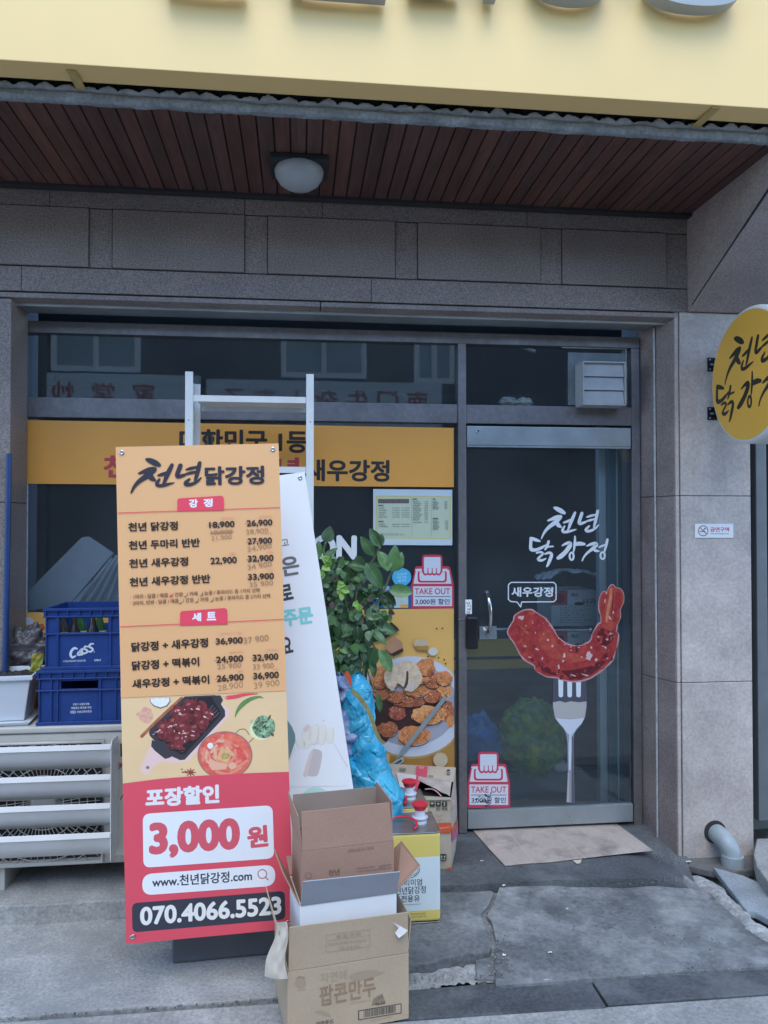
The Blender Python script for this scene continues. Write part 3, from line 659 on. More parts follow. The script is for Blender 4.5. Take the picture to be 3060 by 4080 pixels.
def ellp(c, rx, ry, n=48): return [(c[0]+rx*_m.cos(2*_m.pi*k/n), c[1]+ry*_m.sin(2*_m.pi*k/n)) for k in range(n)]
a.poly(clipx(ellp((820, 1330), 700, 640)), mat("plate_gilt", (.48, .30, .10), .4)); a.poly(clipx(ellp((820, 1310), 695, 632)), PL); a.poly(clipx(ellp((800, 1290), 600, 520)), PLG)
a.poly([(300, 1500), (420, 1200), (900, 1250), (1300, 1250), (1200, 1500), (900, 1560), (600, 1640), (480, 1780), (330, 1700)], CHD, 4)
blobs = [((420, 950), 130, 150, CH1), ((440, 1110), 120, 130, CH2), ((1000, 815), 118, 118, CH1), ((1090, 980), 120, 110, CH2), ((1230, 960), 105, 95, CH1), ((1230, 1110), 110, 105, CH3), ((1080, 1180), 120, 90, CH2), ((880, 1090), 170, 110, CH1), ((620, 1190), 120, 80, CH2), ((780, 1250), 210, 70, CH2), ((640, 1390), 115, 95, mat("chicken_glazed", (.34, .07, .05), .45, vs=24, col2=(.46, .13, .09), var=.3, stain=[((.75, .5, .4), 50, .64, .72, .6)])),
  ((1280, 1380), 78, 130, CH2), ((1040, 1420), 215, 120, CH3), ((520, 1600), 130, 100, CH2), ((850, 1680), 205, 125, CH1), ((1310, 1500), 48, 80, CH1), ((560, 1010), 100, 80, CH3), ((960, 960), 90, 70, CH1)]
for i, (c, rx, ry, m) in enumerate(blobs): a.poly(clipx([(c[0]+rx*_m.cos(2*_m.pi*k/40)*(1+.30*noise.noise(V((_m.cos(k*.157)*2.4, _m.sin(k*.157)*2.4, i*5.)))), c[1]+ry*_m.sin(2*_m.pi*k/40)*(1+.30*noise.noise(V((_m.cos(k*.157)*2.4, _m.sin(k*.157)*2.4, i*5.+2))))) for k in range(40)]), m)
rc = random.Random(9); FL1 = mat("crumb_light", (.82, .42, .18), .5, var=.2, vs=60); FL2 = mat("crumb_dark", (.15, .04, .02), .5, var=.2, vs=60); FL3 = mat("crumb_mid", (.58, .20, .08), .5, var=.3, vs=60)
for (c, rx, ry, m) in blobs:
    for k in range(int(rx*ry/190)):
        t_, q_ = rc.uniform(0, 6.28), rc.random()**.6*.92; x, y = c[0]+rx*q_*_m.cos(t_), c[1]+ry*q_*_m.sin(t_)
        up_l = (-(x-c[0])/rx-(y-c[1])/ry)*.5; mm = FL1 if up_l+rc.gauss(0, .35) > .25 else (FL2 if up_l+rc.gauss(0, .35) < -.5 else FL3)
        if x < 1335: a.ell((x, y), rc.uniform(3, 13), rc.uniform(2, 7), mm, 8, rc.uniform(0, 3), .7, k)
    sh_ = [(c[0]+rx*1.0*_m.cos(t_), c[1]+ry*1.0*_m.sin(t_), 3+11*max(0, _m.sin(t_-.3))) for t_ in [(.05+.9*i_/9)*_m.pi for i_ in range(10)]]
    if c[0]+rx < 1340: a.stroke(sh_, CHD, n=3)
a.poly([(480, 880), (560, 800), (700, 740), (800, 730), (880, 790), (920, 860), (950, 940), (930, 1010), (870, 1080), (820, 1115), (730, 1095), (770, 1040), (720, 1060), (640, 1010), (600, 1090), (560, 1100), (500, 1030), (470, 950)], CHW, 4)
a.poly([(750, 860), (775, 870), (770, 1020), (720, 1060), (745, 960)], mat("chicken_gap", (.10, .05, .035), .6), 3)
a.poly([(740, 1080), (800, 990), (850, 1000), (835, 1090), (800, 1118)], mat("chicken_tip", (.60, .52, .46), .5), 3)
a.poly(clipx([(1215, 1180), (1252, 1178), (1256, 1210), (745, 1860), (640, 1960), (600, 1990), (690, 1850)]), mat("tong_grey", (.25, .29, .29), .4, var=.12, vs=6)); a.stroke([(1232, 1196), (940, 1560), (690, 1880)], mat("tong_grey", (0, 0, 0)), 46, n=2)
a.rquad([(520, 2040), (700, 1935), (725, 1985), (550, 2110)], 24, mat("tong_rim", (.42, .48, .47), .4)); a.rquad([(540, 2050), (690, 1960), (705, 1982), (560, 2085)], 16, mat("tong_shade", (.08, .11, .11), .4))
a.ell((935, 515), 88, 62, mat("garlic", (.56, .44, .30), .5, var=.1, vs=12)); a.rquad([(870, 540), (1030, 540), (1025, 596), (880, 596)], 20, FO); a.ell((935, 500), 84, 46, mat("garlic", (0, 0, 0))); a.ell((1085, 612), 60, 52, mat("garlic_white", (.62, .58, .50), .5)); a.ell((1178, 1972), 90, 92, mat("garlic", (0, 0, 0)))
for x, y in ((1130, 326), (1202, 322), (1020, 678), (1155, 690), (1226, 716), (1243, 766)): a.ell((x, y), 12, 10, CHD, 10)
a.poly([(470, 560), (600, 420), (700, 500), (705, 570), (560, 640)], mat("ginger", (.46, .24, .14), .5, var=.12, vs=10)); a.poly([(560, 640), (705, 568), (715, 610), (590, 675), (440, 600)], CHD); a.poly([(440, 330), (560, 240), (640, 310), (665, 350), (560, 400), (470, 470), (300, 500), (310, 420)], mat("leaf_dark", (.035, .022, .02), .6, var=.4, vs=14))
a.build("printed_picture", t)

# price list sheet
t = sheet("price_sheet", "white price list sheet with pale yellow table behind the leafy plant's top", "poster", 0, (1640, 2172))
a = Art((0, -.001, 0), XU, ZU, .0006).use('E')
a.poly([(927, 308), (1580, 314), (1580, 773), (927, 770)], mat("sheet_white", (.55, .63, .67), .4)); a.poly([(945, 362), (1570, 366), (1570, 722), (945, 718)], mat("sheet_edge", (.58, .53, .22), .4)); SY = mat("sheet_yellow", (.52, .58, .42), .4, var=.04, vs=5)
a.poly([(958, 374), (1556, 377), (1556, 712), (958, 708)], SY); a.build("sheet", t)
a = Art((0, -.001, 0), XU, ZU, .0012).use('E'); TG = mat("sheet_text", (.16, .19, .17), .5); TF = mat("sheet_faint", (.34, .36, .30), .5)
a.rect(968, 390, 1222, 426, mat("sheet_maroon", (.12, .06, .055), .5)); a.text("천년닭강정 원산지 표시판", 978, 404, 1212, 404, 10, TF, 0); a.text("닭고기 국내산, 새우 베트남산", 978, 420, 1212, 420, 10, TF, 0)
def rows(x0, x1, xs, ys, names):
    for i, y in enumerate(ys):
        a.text(names[i % len(names)], x0, y+7, x0+(x1-x0)*(.6+.4*((i*37) % 10)/10), y+7, 11, TG, .02)
        for xa, xb in xs: a.text("18,900" if i % 2 else "26,900", xa, y+6, xb, y+6, 9, TG, .01)
nm = ["천년닭강정", "두마리반반", "새우강정", "새우강정반반", "떡볶이세트"]
a.rect(968, 438, 1012, 450, TG); rows(970, 1050, [(1082, 1146), (1160, 1226)], [464, 483, 502, 520, 538], nm); a.rect(968, 570, 1012, 582, TG); rows(970, 1060, [(1082, 1146), (1160, 1226)], [598, 616], nm)
a.rect(1252, 386, 1288, 398, TG); rows(1254, 1335, [(1350, 1380)], [410, 426, 441, 456, 471, 486, 501, 516, 531, 546, 561, 582], nm)
a.rect(1418, 386, 1440, 397, TG); rows(1416, 1475, [(1516, 1538)], [410, 422, 434, 446, 458, 470], nm); a.rect(1418, 546, 1464, 558, TG); rows(1418, 1480, [(1522, 1544)], [570, 580, 592, 604, 616, 628, 640], nm)
for x in (1244, 1406): a.rect(x, 384, x+2, 700, TF)
a.text("천년닭강정 메뉴 안내", 1005, 690, 1180, 692, 20, TF, .0); a.build("printed_lettering", t)

# open lettering, blue stickers
t = sheet("window_lettering", "large white ON lettering on the dark window above the plant", "lettering", 0, (1380, 2230))
a = Art((0, -.001, 0), XU, ZU, .0006).use('E'); a.text("ON", 425, 890, 790, 893, 205, P_WHITE, .055); a.build("lettering", t)
t = sheet("round_sticker", "round light blue sticker on the window beside the red take out sticker", "sticker", 0, (1600, 2336))
a = Art((0, -.001, 0), XU, ZU, .0006).use('E'); a.ell((1162, 1036), 79, 75, mat("sticker_blue", (.08, .42, .66), .4)); SB = mat("sticker_pale", (.40, .66, .76), .4)
a.text("천년닭강정", 1128, 1024, 1205, 1018, 20, SB, .02); a.text("매장 전용", 1122, 1050, 1203, 1046, 20, SB, .02); a.text("할인", 1130, 1076, 1198, 1072, 18, SB, .02); a.build("sheet", t)
t = sheet("blue_notice", "small blue and white notice on the window between plant and take out sticker", "notice", 0, (1540, 2424))
a = Art((0, -.001, 0), XU, ZU, .0006).use('E'); a.rect(925, 1108, 1245, 1292, mat("notice_blue", (.015, .10, .30), .4, var=.1, vs=8)); a.rect(928, 1110, 1060, 1150, mat("notice_sky", (.25, .42, .52), .4)); a.rect(1100, 1196, 1216, 1290, mat("notice_pale", (.45, .56, .52), .4)); a.rect(1150, 1262, 1215, 1290, BANDY); a.text("100%", 938, 1215, 1030, 1212, 26, P_WHITE, .02); a.text("G", 1150, 1250, 1175, 1250, 16, mat("notice_sky", (0, 0, 0)), .01); a.text("국내산", 938, 1142, 1010, 1140, 22, P_NAVY, .01)
a.build("sheet", t)

# take out stickers
TR_ = mat("takeout_red", (.55, .045, .085), .4); TW = mat("takeout_white", (.60, .63, .70), .4); TN = mat("takeout_navy", (.03, .035, .06), .4); SMUDGE = mat("smudge", (.03, .03, .032), .9)
def takeout(crop, x0, y0, x1, y1, y, label, dirty):
    a = Art((0, y, 0), XU, ZU, .0006).use(crop, lambda u, v: (x0+(u-40)/315*(x1-x0), y0+(v-1466)/404*(y1-y0)))
    cx, cy = cp(crop, (x0+x1)/2, y1); t = thing("take_out_sticker", label, "sticker", Yp(cx, cy, y), "take out stickers")
    a.poly([(40, 1868), (42, 1690), (58, 1620), (70, 1562), (80, 1554), (118, 1552), (118, 1494), (126, 1472), (142, 1466), (246, 1466), (264, 1472), (270, 1492), (270, 1552), (316, 1554), (326, 1564), (340, 1630), (354, 1695), (355, 1860), (348, 1870), (48, 1874)], TR_)
    a.poly([(76, 1580), (318, 1580), (336, 1684), (58, 1684)], TW)
    a.rquad([(88, 1580), (302, 1580), (302, 1676), (88, 1676)], 26, TR_); a.rquad([(102, 1590), (288, 1590), (288, 1662), (102, 1662)], 18, TW)
    a.rect(84, 1572, 306, 1592, TW); a.rquad([(70, 1574), (118, 1574), (118, 1584), (70, 1584)], 2, TW)
    a.rect(118, 1560, 270, 1600, TR_)
    for k in range(4): a.stroke([(146+k*32, 1575), (146+k*32, 1602)], TR_, 42, n=2)
    a.rquad([(134, 1484), (256, 1484), (256, 1570), (134, 1570)], 12, TW); a.rect(134, 1550, 256, 1590, TW)
    for k in range(4): a.stroke([(148+k*31, 1575), (148+k*31, 1596)], TW, 25, n=2)
    for k in range(3): a.stroke([(163.5+k*31, 1568), (163.5+k*31, 1600)], TR_, 7, n=2)
    a.rect(56, 1704, 340, 1852, TW)
    a.text("TAKE OUT", 66, 1764, 326, 1764, 46, TR_, .02); a.rect(68, 1778, 328, 1783, TN); a.text("3,000원 할인", 70, 1842, 322, 1842, 46, TN, .02)
    if dirty:
        rnd = random.Random(3)
        for k in range(26): a.ell((rnd.uniform(105, 215), rnd.gauss(1815, 26)), rnd.uniform(3, 15), rnd.uniform(2, 6), SMUDGE, 9, rnd.uniform(-.5, .5), .7, k)
    a.build("sheet", t)
takeout('E', 1240, 850, 1595, 1295, -.0015, "clean red and white take out sticker on the window above the food poster", 0)
takeout('I', 40, 1466, 355, 1874, .0015, "smudged red and white take out sticker low on the glass door", 1)

# door decals
t = thing("door_lettering", "white brush lettering of the shop name on the glass door", "lettering", Yp(2390, 2230, .003))
a = Art((0, .003, 0), XU, ZU, .0006).use('H'); DW = mat("decal_white", (.66, .70, .74), .45)
logo(a, DW, LOGO1); logo(a, DW, LOGO2, RINGS); a.build("lettering", t)
t = thing("speech_bubble_decal", "white outlined speech bubble decal above the shrimp on the glass door", "decal", Yp(2110, 2400, .003))
a = Art((0, .003, 0), XU, ZU, .0006).use('I')
bub = [(362, 222), (675, 222), (692, 240), (692, 348), (675, 364), (440, 366), (432, 402), (405, 366), (358, 362), (342, 346), (342, 240)]
q = []
for i, p in enumerate(bub): q += [p, tuple((p[j]+bub[(i+1) % len(bub)][j])/2 for j in (0, 1))]
for i, p in enumerate(bub): a.stroke([p, bub[(i+1) % len(bub)]], DW, 8, n=1)
a.text("새우강정", 364, 328, 670, 328, 72, DW, .03); a.build("lettering", t)
t = thing("shrimp_decal", "big photo decal of a red glazed shrimp on a silver fork on the glass door", "decal", Yp(2265, 3195, .003))
a = Art((0, .003, 0), XU, ZU, .0012).use('I')
def fm(n, *c): return mat("fork_"+n, c, .4)
FD, FB, FW, FG, FK = fm("dark", .075, .075, .10), fm("beige", .42, .40, .38), fm("bright", .56, .60, .66), fm("mid", .27, .28, .33), fm("edge", .10, .095, .11)
a.poly([(672, 915), (668, 1000), (667, 1130), (680, 1205), (712, 1258), (748, 1297), (765, 1335), (775, 1400), (778, 1600), (768, 1838), (828, 1838), (822, 1600), (818, 1400), (824, 1335), (842, 1305), (880, 1262), (906, 1208), (917, 1130), (916, 1000), (908, 915)], FG)
a.poly([(672, 915), (668, 1000), (667, 1102), (720, 1092), (760, 1104), (800, 1094), (860, 1102), (916, 1095), (916, 1000), (908, 915)], FD)
a.poly([(671, 1104), (720, 1094), (760, 1106), (800, 1096), (860, 1104), (912, 1098), (912, 1135), (900, 1212), (790, 1225), (688, 1215), (672, 1135)], FB)
a.poly([(684, 1218), (790, 1228), (902, 1215), (880, 1256), (842, 1296), (820, 1330), (792, 1345), (770, 1325), (748, 1290), (714, 1254)], FW)
a.poly([(790, 1335), (812, 1340), (806, 1450), (800, 1600), (786, 1600), (784, 1420)], FW); a.poly([(806, 1345), (818, 1360), (814, 1420), (820, 1600), (827, 1836), (805, 1836), (806, 1600)], FK); a.poly([(770, 1836), (782, 1620), (790, 1620), (786, 1836)], FB)
for x0 in (708, 773, 838): a.rquad([(x0, 905), (x0+37, 905), (x0+35, 1065), (x0+3, 1065)], 14, DW)
body = [(455, 430), (498, 426), (520, 432), (560, 455), (610, 490), (642, 530), (672, 572), (702, 620), (750, 665), (800, 688), (860, 690), (910, 675), (950, 648), (962, 600), (985, 560), (1014, 526), (1050, 520), (1110, 530), (1136, 552), (1130, 582), (1146, 600), (1140, 660), (1130, 712), (1100, 790), (1040, 850), (950, 915), (870, 940), (800, 945), (730, 930), (690, 915), (620, 910), (545, 865), (535, 830), (470, 790), (430, 745), (405, 700), (385, 660), (350, 615), (340, 580), (360, 540), (385, 500), (395, 465)]
SH_EDGE = mat("shrimp_rim", (.48, .26, .26), .4, var=.3, vs=30); SH = mat("shrimp_glaze", (.31, .026, .030), .35, vs=16, col2=(.40, .045, .036), var=.3, stain=[((.10, .008, .012), 19, .56, .72, .8), ((.62, .24, .20), 48, .66, .74, .7)])
SH_L = mat("shrimp_orange", (.46, .085, .05), .35, vs=18, col2=(.38, .04, .032), var=.25, stain=[((.16, .02, .02), 24, .6, .75, .6)]); SH_D = mat("shrimp_deep", (.12, .010, .016), .35, var=.4, vs=30); SH_H = mat("shrimp_gloss", (.64, .42, .42), .3, var=.12, vs=60)
rim = []
cxm, cym = 740, 760
rnd = random.Random(5)
for i, p in enumerate(body): rim.append((p[0]+rnd.uniform(-3, 3), p[1]+rnd.uniform(-3, 3), rnd.uniform(14, 26)))
a.stroke(rim, SH_EDGE, closed=True, n=4); a.poly(body, SH, 3)
for pts, m in (([(640, 560), (690, 650), (760, 720), (860, 750), (940, 720), (900, 800), (760, 800), (640, 760), (560, 640)], SH_L), ([(470, 620), (560, 700), (640, 800), (720, 880), (640, 880), (540, 800), (450, 720)], SH), ([(720, 870), (840, 860), (980, 820), (1060, 740), (1060, 800), (960, 890), (820, 930)], SH_D), ([(1010, 560), (1090, 570), (1110, 640), (1050, 690), (990, 640)], SH_D), ([(420, 520), (500, 470), (560, 520), (520, 600), (440, 590)], SH), ([(560, 800), (640, 850), (700, 900), (640, 895), (570, 850)], SH_D)): a.poly(pts, m, 4)
tail = [(1022, 520), (1024, 470), (1008, 420), (1012, 345), (1036, 292), (1066, 290), (1084, 256), (1108, 240), (1128, 262), (1162, 270), (1186, 312), (1184, 370), (1160, 422), (1164, 470), (1138, 535), (1100, 575), (1062, 572), (1032, 548)]
a.stroke([(x_, y_, 13) for x_, y_ in tail[:-3]], SH_EDGE, n=3)
a.poly(tail, SH_L, 3)
a.poly([(1030, 350), (1050, 300), (1060, 330), (1046, 440), (1040, 500), (1028, 500), (1016, 420)], SH); a.poly([(1130, 290), (1168, 300), (1172, 370), (1142, 430), (1130, 510), (1108, 500), (1120, 400)], SH); a.stroke([(1096, 270, 16), (1090, 350, 24), (1070, 440, 22), (1062, 510, 14)], mat("shrimp_fin", (.58, .20, .10), .35, var=.2, vs=30)); a.stroke([(1112, 300, 5), (1106, 400, 7), (1090, 500, 5)], SH_D)
HL = [(440, 482, 26, 16), (470, 540, 8, 5), (632, 645, 14, 8), (550, 710, 16, 9), (465, 690, 14, 7), (750, 760, 14, 24), (742, 800, 12, 8), (930, 760, 24, 30), (985, 790, 12, 14), (880, 770, 10, 6), (710, 840, 10, 22), (665, 690, 8, 12), (1000, 620, 12, 8), (1065, 640, 16, 8), (1095, 600, 16, 6), (1052, 700, 9, 16), (1085, 480, 10, 24), (1112, 442, 8, 12), (1050, 360, 7, 22), (820, 905, 22, 6), (900, 900, 26, 7), (600, 600, 7, 5), (950, 700, 10, 7), (520, 520, 6, 4), (498, 770, 14, 6), (1070, 780, 12, 6), (1035, 690, 8, 6), (800, 720, 12, 4), (540, 590, 5, 8), (1060, 300, 8, 10), (590, 780, 8, 14), (860, 700, 14, 4)]
for k in range(110):
    i_ = rnd.randrange(len(body)); f_ = rnd.uniform(.02, .75); x, y = body[i_]; x, y = x+(cxm+40-x)*f_*.45, y+(790-y)*f_*.6
    if (x-800)**2/230**2+(y-560)**2/150**2 < 1 or x > 1010 and y < 560: continue
    lowr = (y-760)/200; a.ell((x, y), rnd.uniform(6, 26), rnd.uniform(5, 14), rnd.choice((SH_D, SH_D, SH)) if lowr+rnd.gauss(0, .5) > .2 else rnd.choice((SH_L, SH, SH_L)), 10, rnd.uniform(0, 3), .7, k)
for k, (x, y, rx, ry) in enumerate(HL): a.ell((x, y), rx*(.75 if rx < 20 else 1), ry*.8, SH_H, 12, rnd.uniform(-.6, .6), .9, k)
for k in range(70):
    i = rnd.randrange(len(body)-12); x, y = body[i]; f = rnd.uniform(.05, .5); a.ell((x+(cxm+60-x)*f*.35, y+(740-y)*f*.5), rnd.uniform(1.5, 5), rnd.uniform(1.5, 4), rnd.choice((SH_H, SH_EDGE, SH_D)), 7, 0, .6, k)
a.build("printed_picture", t)
t = thing("push_label", "tiny white label on the window post above the black door lock", "label", Yp(1866, 2440, -.02))
a = Art((0, -.0245, 0), XU, ZU, .0003).use('I'); a.rect(26, 348, 74, 454, P_WHITE)
for k, c in enumerate("당기세요"): a.text(c, 34, 384+k*22, 64, 384+k*22, 18, P_NAVY, .01)
a.build("sheet", t)

# exhaust hood in the transom
vh = thing("exhaust_hood", "grey louvred exhaust hood in the transom glass above the door", "vent", Yp(2400, 1610, -.02))
Hh = lambda x, y, yy: Yp(*cp('H', x, y), yy)
VG = mat("hood_grey", (.40, .41, .42), .5, var=.1, vs=12)
p, q = Hh(1085, 285, -.12), Hh(1442, 655, -.12); mb = MB()
mb.box(p.x, q.x, -.12, .0, q.z, q.z+.008); mb.box(p.x, q.x, -.12, .0, p.z-.008, p.z); mb.box(p.x, p.x+.006, -.12, 0, q.z+.008, p.z-.008); mb.box(q.x-.006, q.x, -.12, 0, q.z+.008, p.z-.008); mb.box(p.x+.006, q.x-.006, -.03, -.02, q.z+.008, p.z-.008); mb.build("housing", VG, vh, bevel=.002)
h = (p.z-q.z-.016)/3
for k in range(3):
    z = q.z+.008+k*h; mb = MB(); mb.obox((p.x+.008, -.112, z+.001), (q.x-p.x-.016, 0, 0), (0, .012, h*.98), (0, .003, 0)); mb.build("louvre", VG, vh, bevel=.001)
p, q = Hh(960, 215, .006), Hh(1440, 660, .006); mb = MB(); mb.box(p.x, q.x, .004, .011, q.z, p.z); mb.build("back_plate", mat("hood_plate", (.17, .20, .21), .5, var=.2, vs=8), vh)
mb = MB(); p = Hh(910, 175, .003); mb.tube([p, Hh(1440, 188, .003), Hh(1443, 640, .003)], .004, 6); mb.build("plate_trim", CAULK, vh)

# ============================================================ INSIDE THE SHOP
IW = mat("inner_post", (.70, .82, .80), .5); 
def inner(name, label, cat, fn, p, group=None):
    t = thing(name, label, cat, p, group); fn(t); return t
def f(t):
    mb = MB(); a, b = Hh(1213, 1010, .25), Hh(1281, 2000, .25); mb.box(a.x, b.x, .25, .30, -.02, 2.5); mb.build("post", IW, t, bevel=.004)
inner("white_post", "pale green white upright post just inside the glass door", "post", f, (1.75, .27, -.02))
def f(t):
    mb = MB(); a = Hh(1300, 1000, .2); mb.box(a.x, 1.83, .2, .24, -.02, 2.4); mb.build("panel", mat("teal_panel", (.10, .22, .26), .3, var=.15, vs=3), t); mb = MB(); mb.box(1.795, 1.803, .19, .198, -.02, 2.4); mb.build("panel_trim", IW, t)
inner("side_panel", "dark teal glossy panel behind the glass door's right side", "panel", f, (1.8, .22, -.02))
def f(t):
    p, q = I(30, 640, .9), I(330, 850, .9); mb = MB(); mb.box(p.x-.3, p.x+1.05, .9, 1.3, .55, p.z+.12); mb.build("counter_body", mat("counter_dark", (.05, .055, .06), .5), t)
    mb = MB(); mb.box(p.x-.3, p.x+1.05, .88, .899, q.z+.08, p.z); mb.box(p.x-.3, p.x+1.05, .87, .88, q.z, q.z+.06); mb.build("yellow_stripe", mat("counter_yellow", (.85, .52, .06), .4), t)
    mb = MB(); mb.box(p.x-.3, p.x+1.05, .92, 1.3, -.02, .55); mb.build("counter_base", mat("counter_base", (.06, .075, .085), .6), t)
inner("counter", "dark shop counter with yellow stripes behind the glass door", "counter", f, (1.3, 1.1, -.02))
ABX = mat("apple_box_white", (.82, .84, .82), .6, var=.06, vs=8); ABR = mat("apple_box_red", (.70, .10, .10), .6)
def applebox(label, cx, x0, y0, x1, y1, yy, full):
    p, q = I(x0, y0, yy), I(x1, y1, yy); t = thing("fruit_box", label, "box", (p.x, yy, q.z), "white fruit boxes behind the glass door")
    mb = MB(); mb.box(p.x, q.x, yy, yy+.28, q.z, p.z); mb.build("box_body", ABX, t, bevel=.004)
    a = Art((0, yy-.0005, 0), XU, ZU, .0006).use('I', (lambda u, v: (u, v-282+y0)))
    a.rect(x0, 282, x0+118, 386, ABR); a.ell((x0+60, 340), 36, 34, mat("apple_dark_red", (.30, .02, .03), .5)); a.text("예산", x0+145, 328, x0+200, 328, 28, P_NAVY, .02); a.text("사과", x0+222, 385, x0+332, 383, 44, mat("apple_text", (.35, .08, .08), .5), .01)
    if full:
        a.rect(x0-2, 390, x1, 392, gy)
        for k in range(7): a.text("농산물 이력 표시", x0+62, 412+k*18, x0+200+(k*53) % 90, 412+k*18, 10, gy, 0)
    a.ell((x0+205, 378), 38, 11, DARK); a.build("printed_lettering", t)
applebox("white apple box with handle slot behind the glass door, upper of two", 0, 657, 282, 990, 540, .5, 1)
applebox("lower white apple box under the upper one, mostly behind the shrimp decal", 0, 657, 585, 990, 810, .52, 0)
def f(t):
    def g(u, v):
        c = I(800, 200, .62); x = (u-.5)*.42; y = (v-.5)*.2
        return c+V((x, y, .05-x*x*1.1+noise.noise(V((u*5, v*3, 4)))*.03+abs(noise.noise(V((u*9, v*5, 8))))*.03))
    mb = MB(); mb.grid(g, 40, 20); mb.build("wrapper", mat("film_wrap", (.60, .66, .64), .25, var=.3, vs=14), t, smooth=True, recalc=False)
inner("plastic_wrap", "crumpled translucent plastic wrap lying on top of the apple box", "plastic wrap", f, I(800, 270, .62))
def crumple(p, scale, seed=0):
    """creased film: flat facets with random tilts between sharp folds"""
    q = p*scale+V((seed*3.3, seed*1.7, seed)); d, pts = noise.voronoi(q); r = noise.cell_vector(pts[0]*7.31+V((.37, .11, .73)))
    r2 = noise.cell_vector(pts[1]*7.31+V((.37, .11, .73))); a_ = (q-pts[0]).dot(r-V((.5, .5, .5))); b_ = (q-pts[1]).dot(r2-V((.5, .5, .5)))
    t = min(1, (d[1]-d[0])*2.2); return (a_*(.5+.5*t)+b_*(.5-.5*t))/scale
def lumpy(name, mat_, c, rx, ry, rz, seed, t, amp=.28, n=40, fq=2.2, crease=.6):
    mb = MB()
    def g(u, v):
        th, ph_ = u*2*math.pi, (v-.5)*math.pi*.998; d = V((math.cos(th)*math.cos(ph_), math.sin(th)*math.cos(ph_), math.sin(ph_)))
        k = 1+amp*(.6*noise.noise(d*fq+V((seed, 0, 0)))+.6*(abs(noise.noise(d*fq*2.3+V((0, seed, 0))))-.25))
        k += crease*(crumple(d, 3.2, seed)*.8+crumple(d, 8, seed+4)*.8)
        return c+V((d.x*rx*k, d.y*ry*k, max(d.z*rz*k, -rz*.92)))
    mb.grid(g, n, n, wrap=True); return mb.build(name, mat_, t, smooth=True, recalc=False)
def f(t):
    c = I(515, 1370, .42)
    lumpy("bag", mat("net_green", (.48, .58, .06), .35, vs=16, col2=(.14, .38, .14), var=.3, stain=[((.05, .22, .16), 12, .52, .66, .7), ((.8, .8, .6), 40, .68, .74, .6)]), c, .20, .18, .22, 3, t)
inner("bottle_bag", "yellow green bag of bottles on the floor behind the glass door", "bag", f, I(515, 1640, .42))
def f(t): lumpy("bag", mat("bag_blue", (.06, .26, .60), .25, var=.3, vs=12), I(130, 1400, .36), .12, .14, .17, 8, t)
inner("blue_bin_bag", "small dark blue bag on the floor inside the door's lower left corner", "bag", f, I(130, 1500, .36))
def f(t): lumpy("cup", mat("cup_white", (.8, .8, .8), .4), I(720, 1570, .40), .055, .05, .035, 5, t, .1); mb = MB()
inner("white_bowl", "white crumpled container on the floor behind the fork decal", "container", f, I(720, 1610, .40))
def foam(label, pts, yy, lean, ribs=0):
    P = [Yp(*cp('T', x, y), yy) for x, y in pts]; zb0 = min(p.z for p in P)
    P = [p+V((0, (p.z-zb0)*lean, 0)) for p in P]; t = thing("foam_board", label, "board", P[0]); mb = MB(); mb.slab(P, .03)
    mb.build("board", mat("foam_white", (.80, .82, .82), .6, var=.08, vs=6), t, bevel=.004)
    if ribs:
        for k in range(ribs):
            f_ = (k+.7)/ribs; a = P[0].lerp(P[3], f_); b = P[1].lerp(P[2], f_); mb = MB(); mb.tube([a+V((0, -.034, 0)), b+V((0, -.034, 0))], .009, 6); mb.build("rib", mat("foam_white", (0, 0, 0)), t)
foam("smooth white foam board leaning inside the window above the beer crates", [(150, 2000), (560, 1578), (610, 1570), (790, 1690), (480, 2060), (150, 2100)], .16, .1)
foam("ribbed white foam board leaning in front of the smooth one inside the window", [(500, 2040), (775, 1735), (1000, 1600), (1000, 2040)], .12, .1, 7)
def f(t):
    p = Hh(410, 155, 1.2); mb = MB(); mb.tube([p, Hh(520, 150, 1.2), Hh(600, 178, 1.2), Hh(688, 210, 1.2)], .012, 8); mb.build("tube", mat("lamp_tube", (.7, .7, .68), .3), t)
inner("ceiling_tube", "unlit white strip lamp high inside behind the transom glass", "lamp", f, Hh(520, 150, 1.2))
def f(t):
    lumpy("wad", mat("cloth_pale", (.75, .70, .60), .8, var=.2, vs=20), Hh(470, 625, .09)+V((0, 0, .0)), .05, .03, .025, 2, t, .5); lumpy("wad", mat("cloth_pale", (0, 0, 0)), Hh(600, 628, .09), .045, .03, .025, 6, t, .5)
inner("rag", "pale crumpled rag lying behind the transom glass above the door", "rag", f, Hh(520, 650, .09))

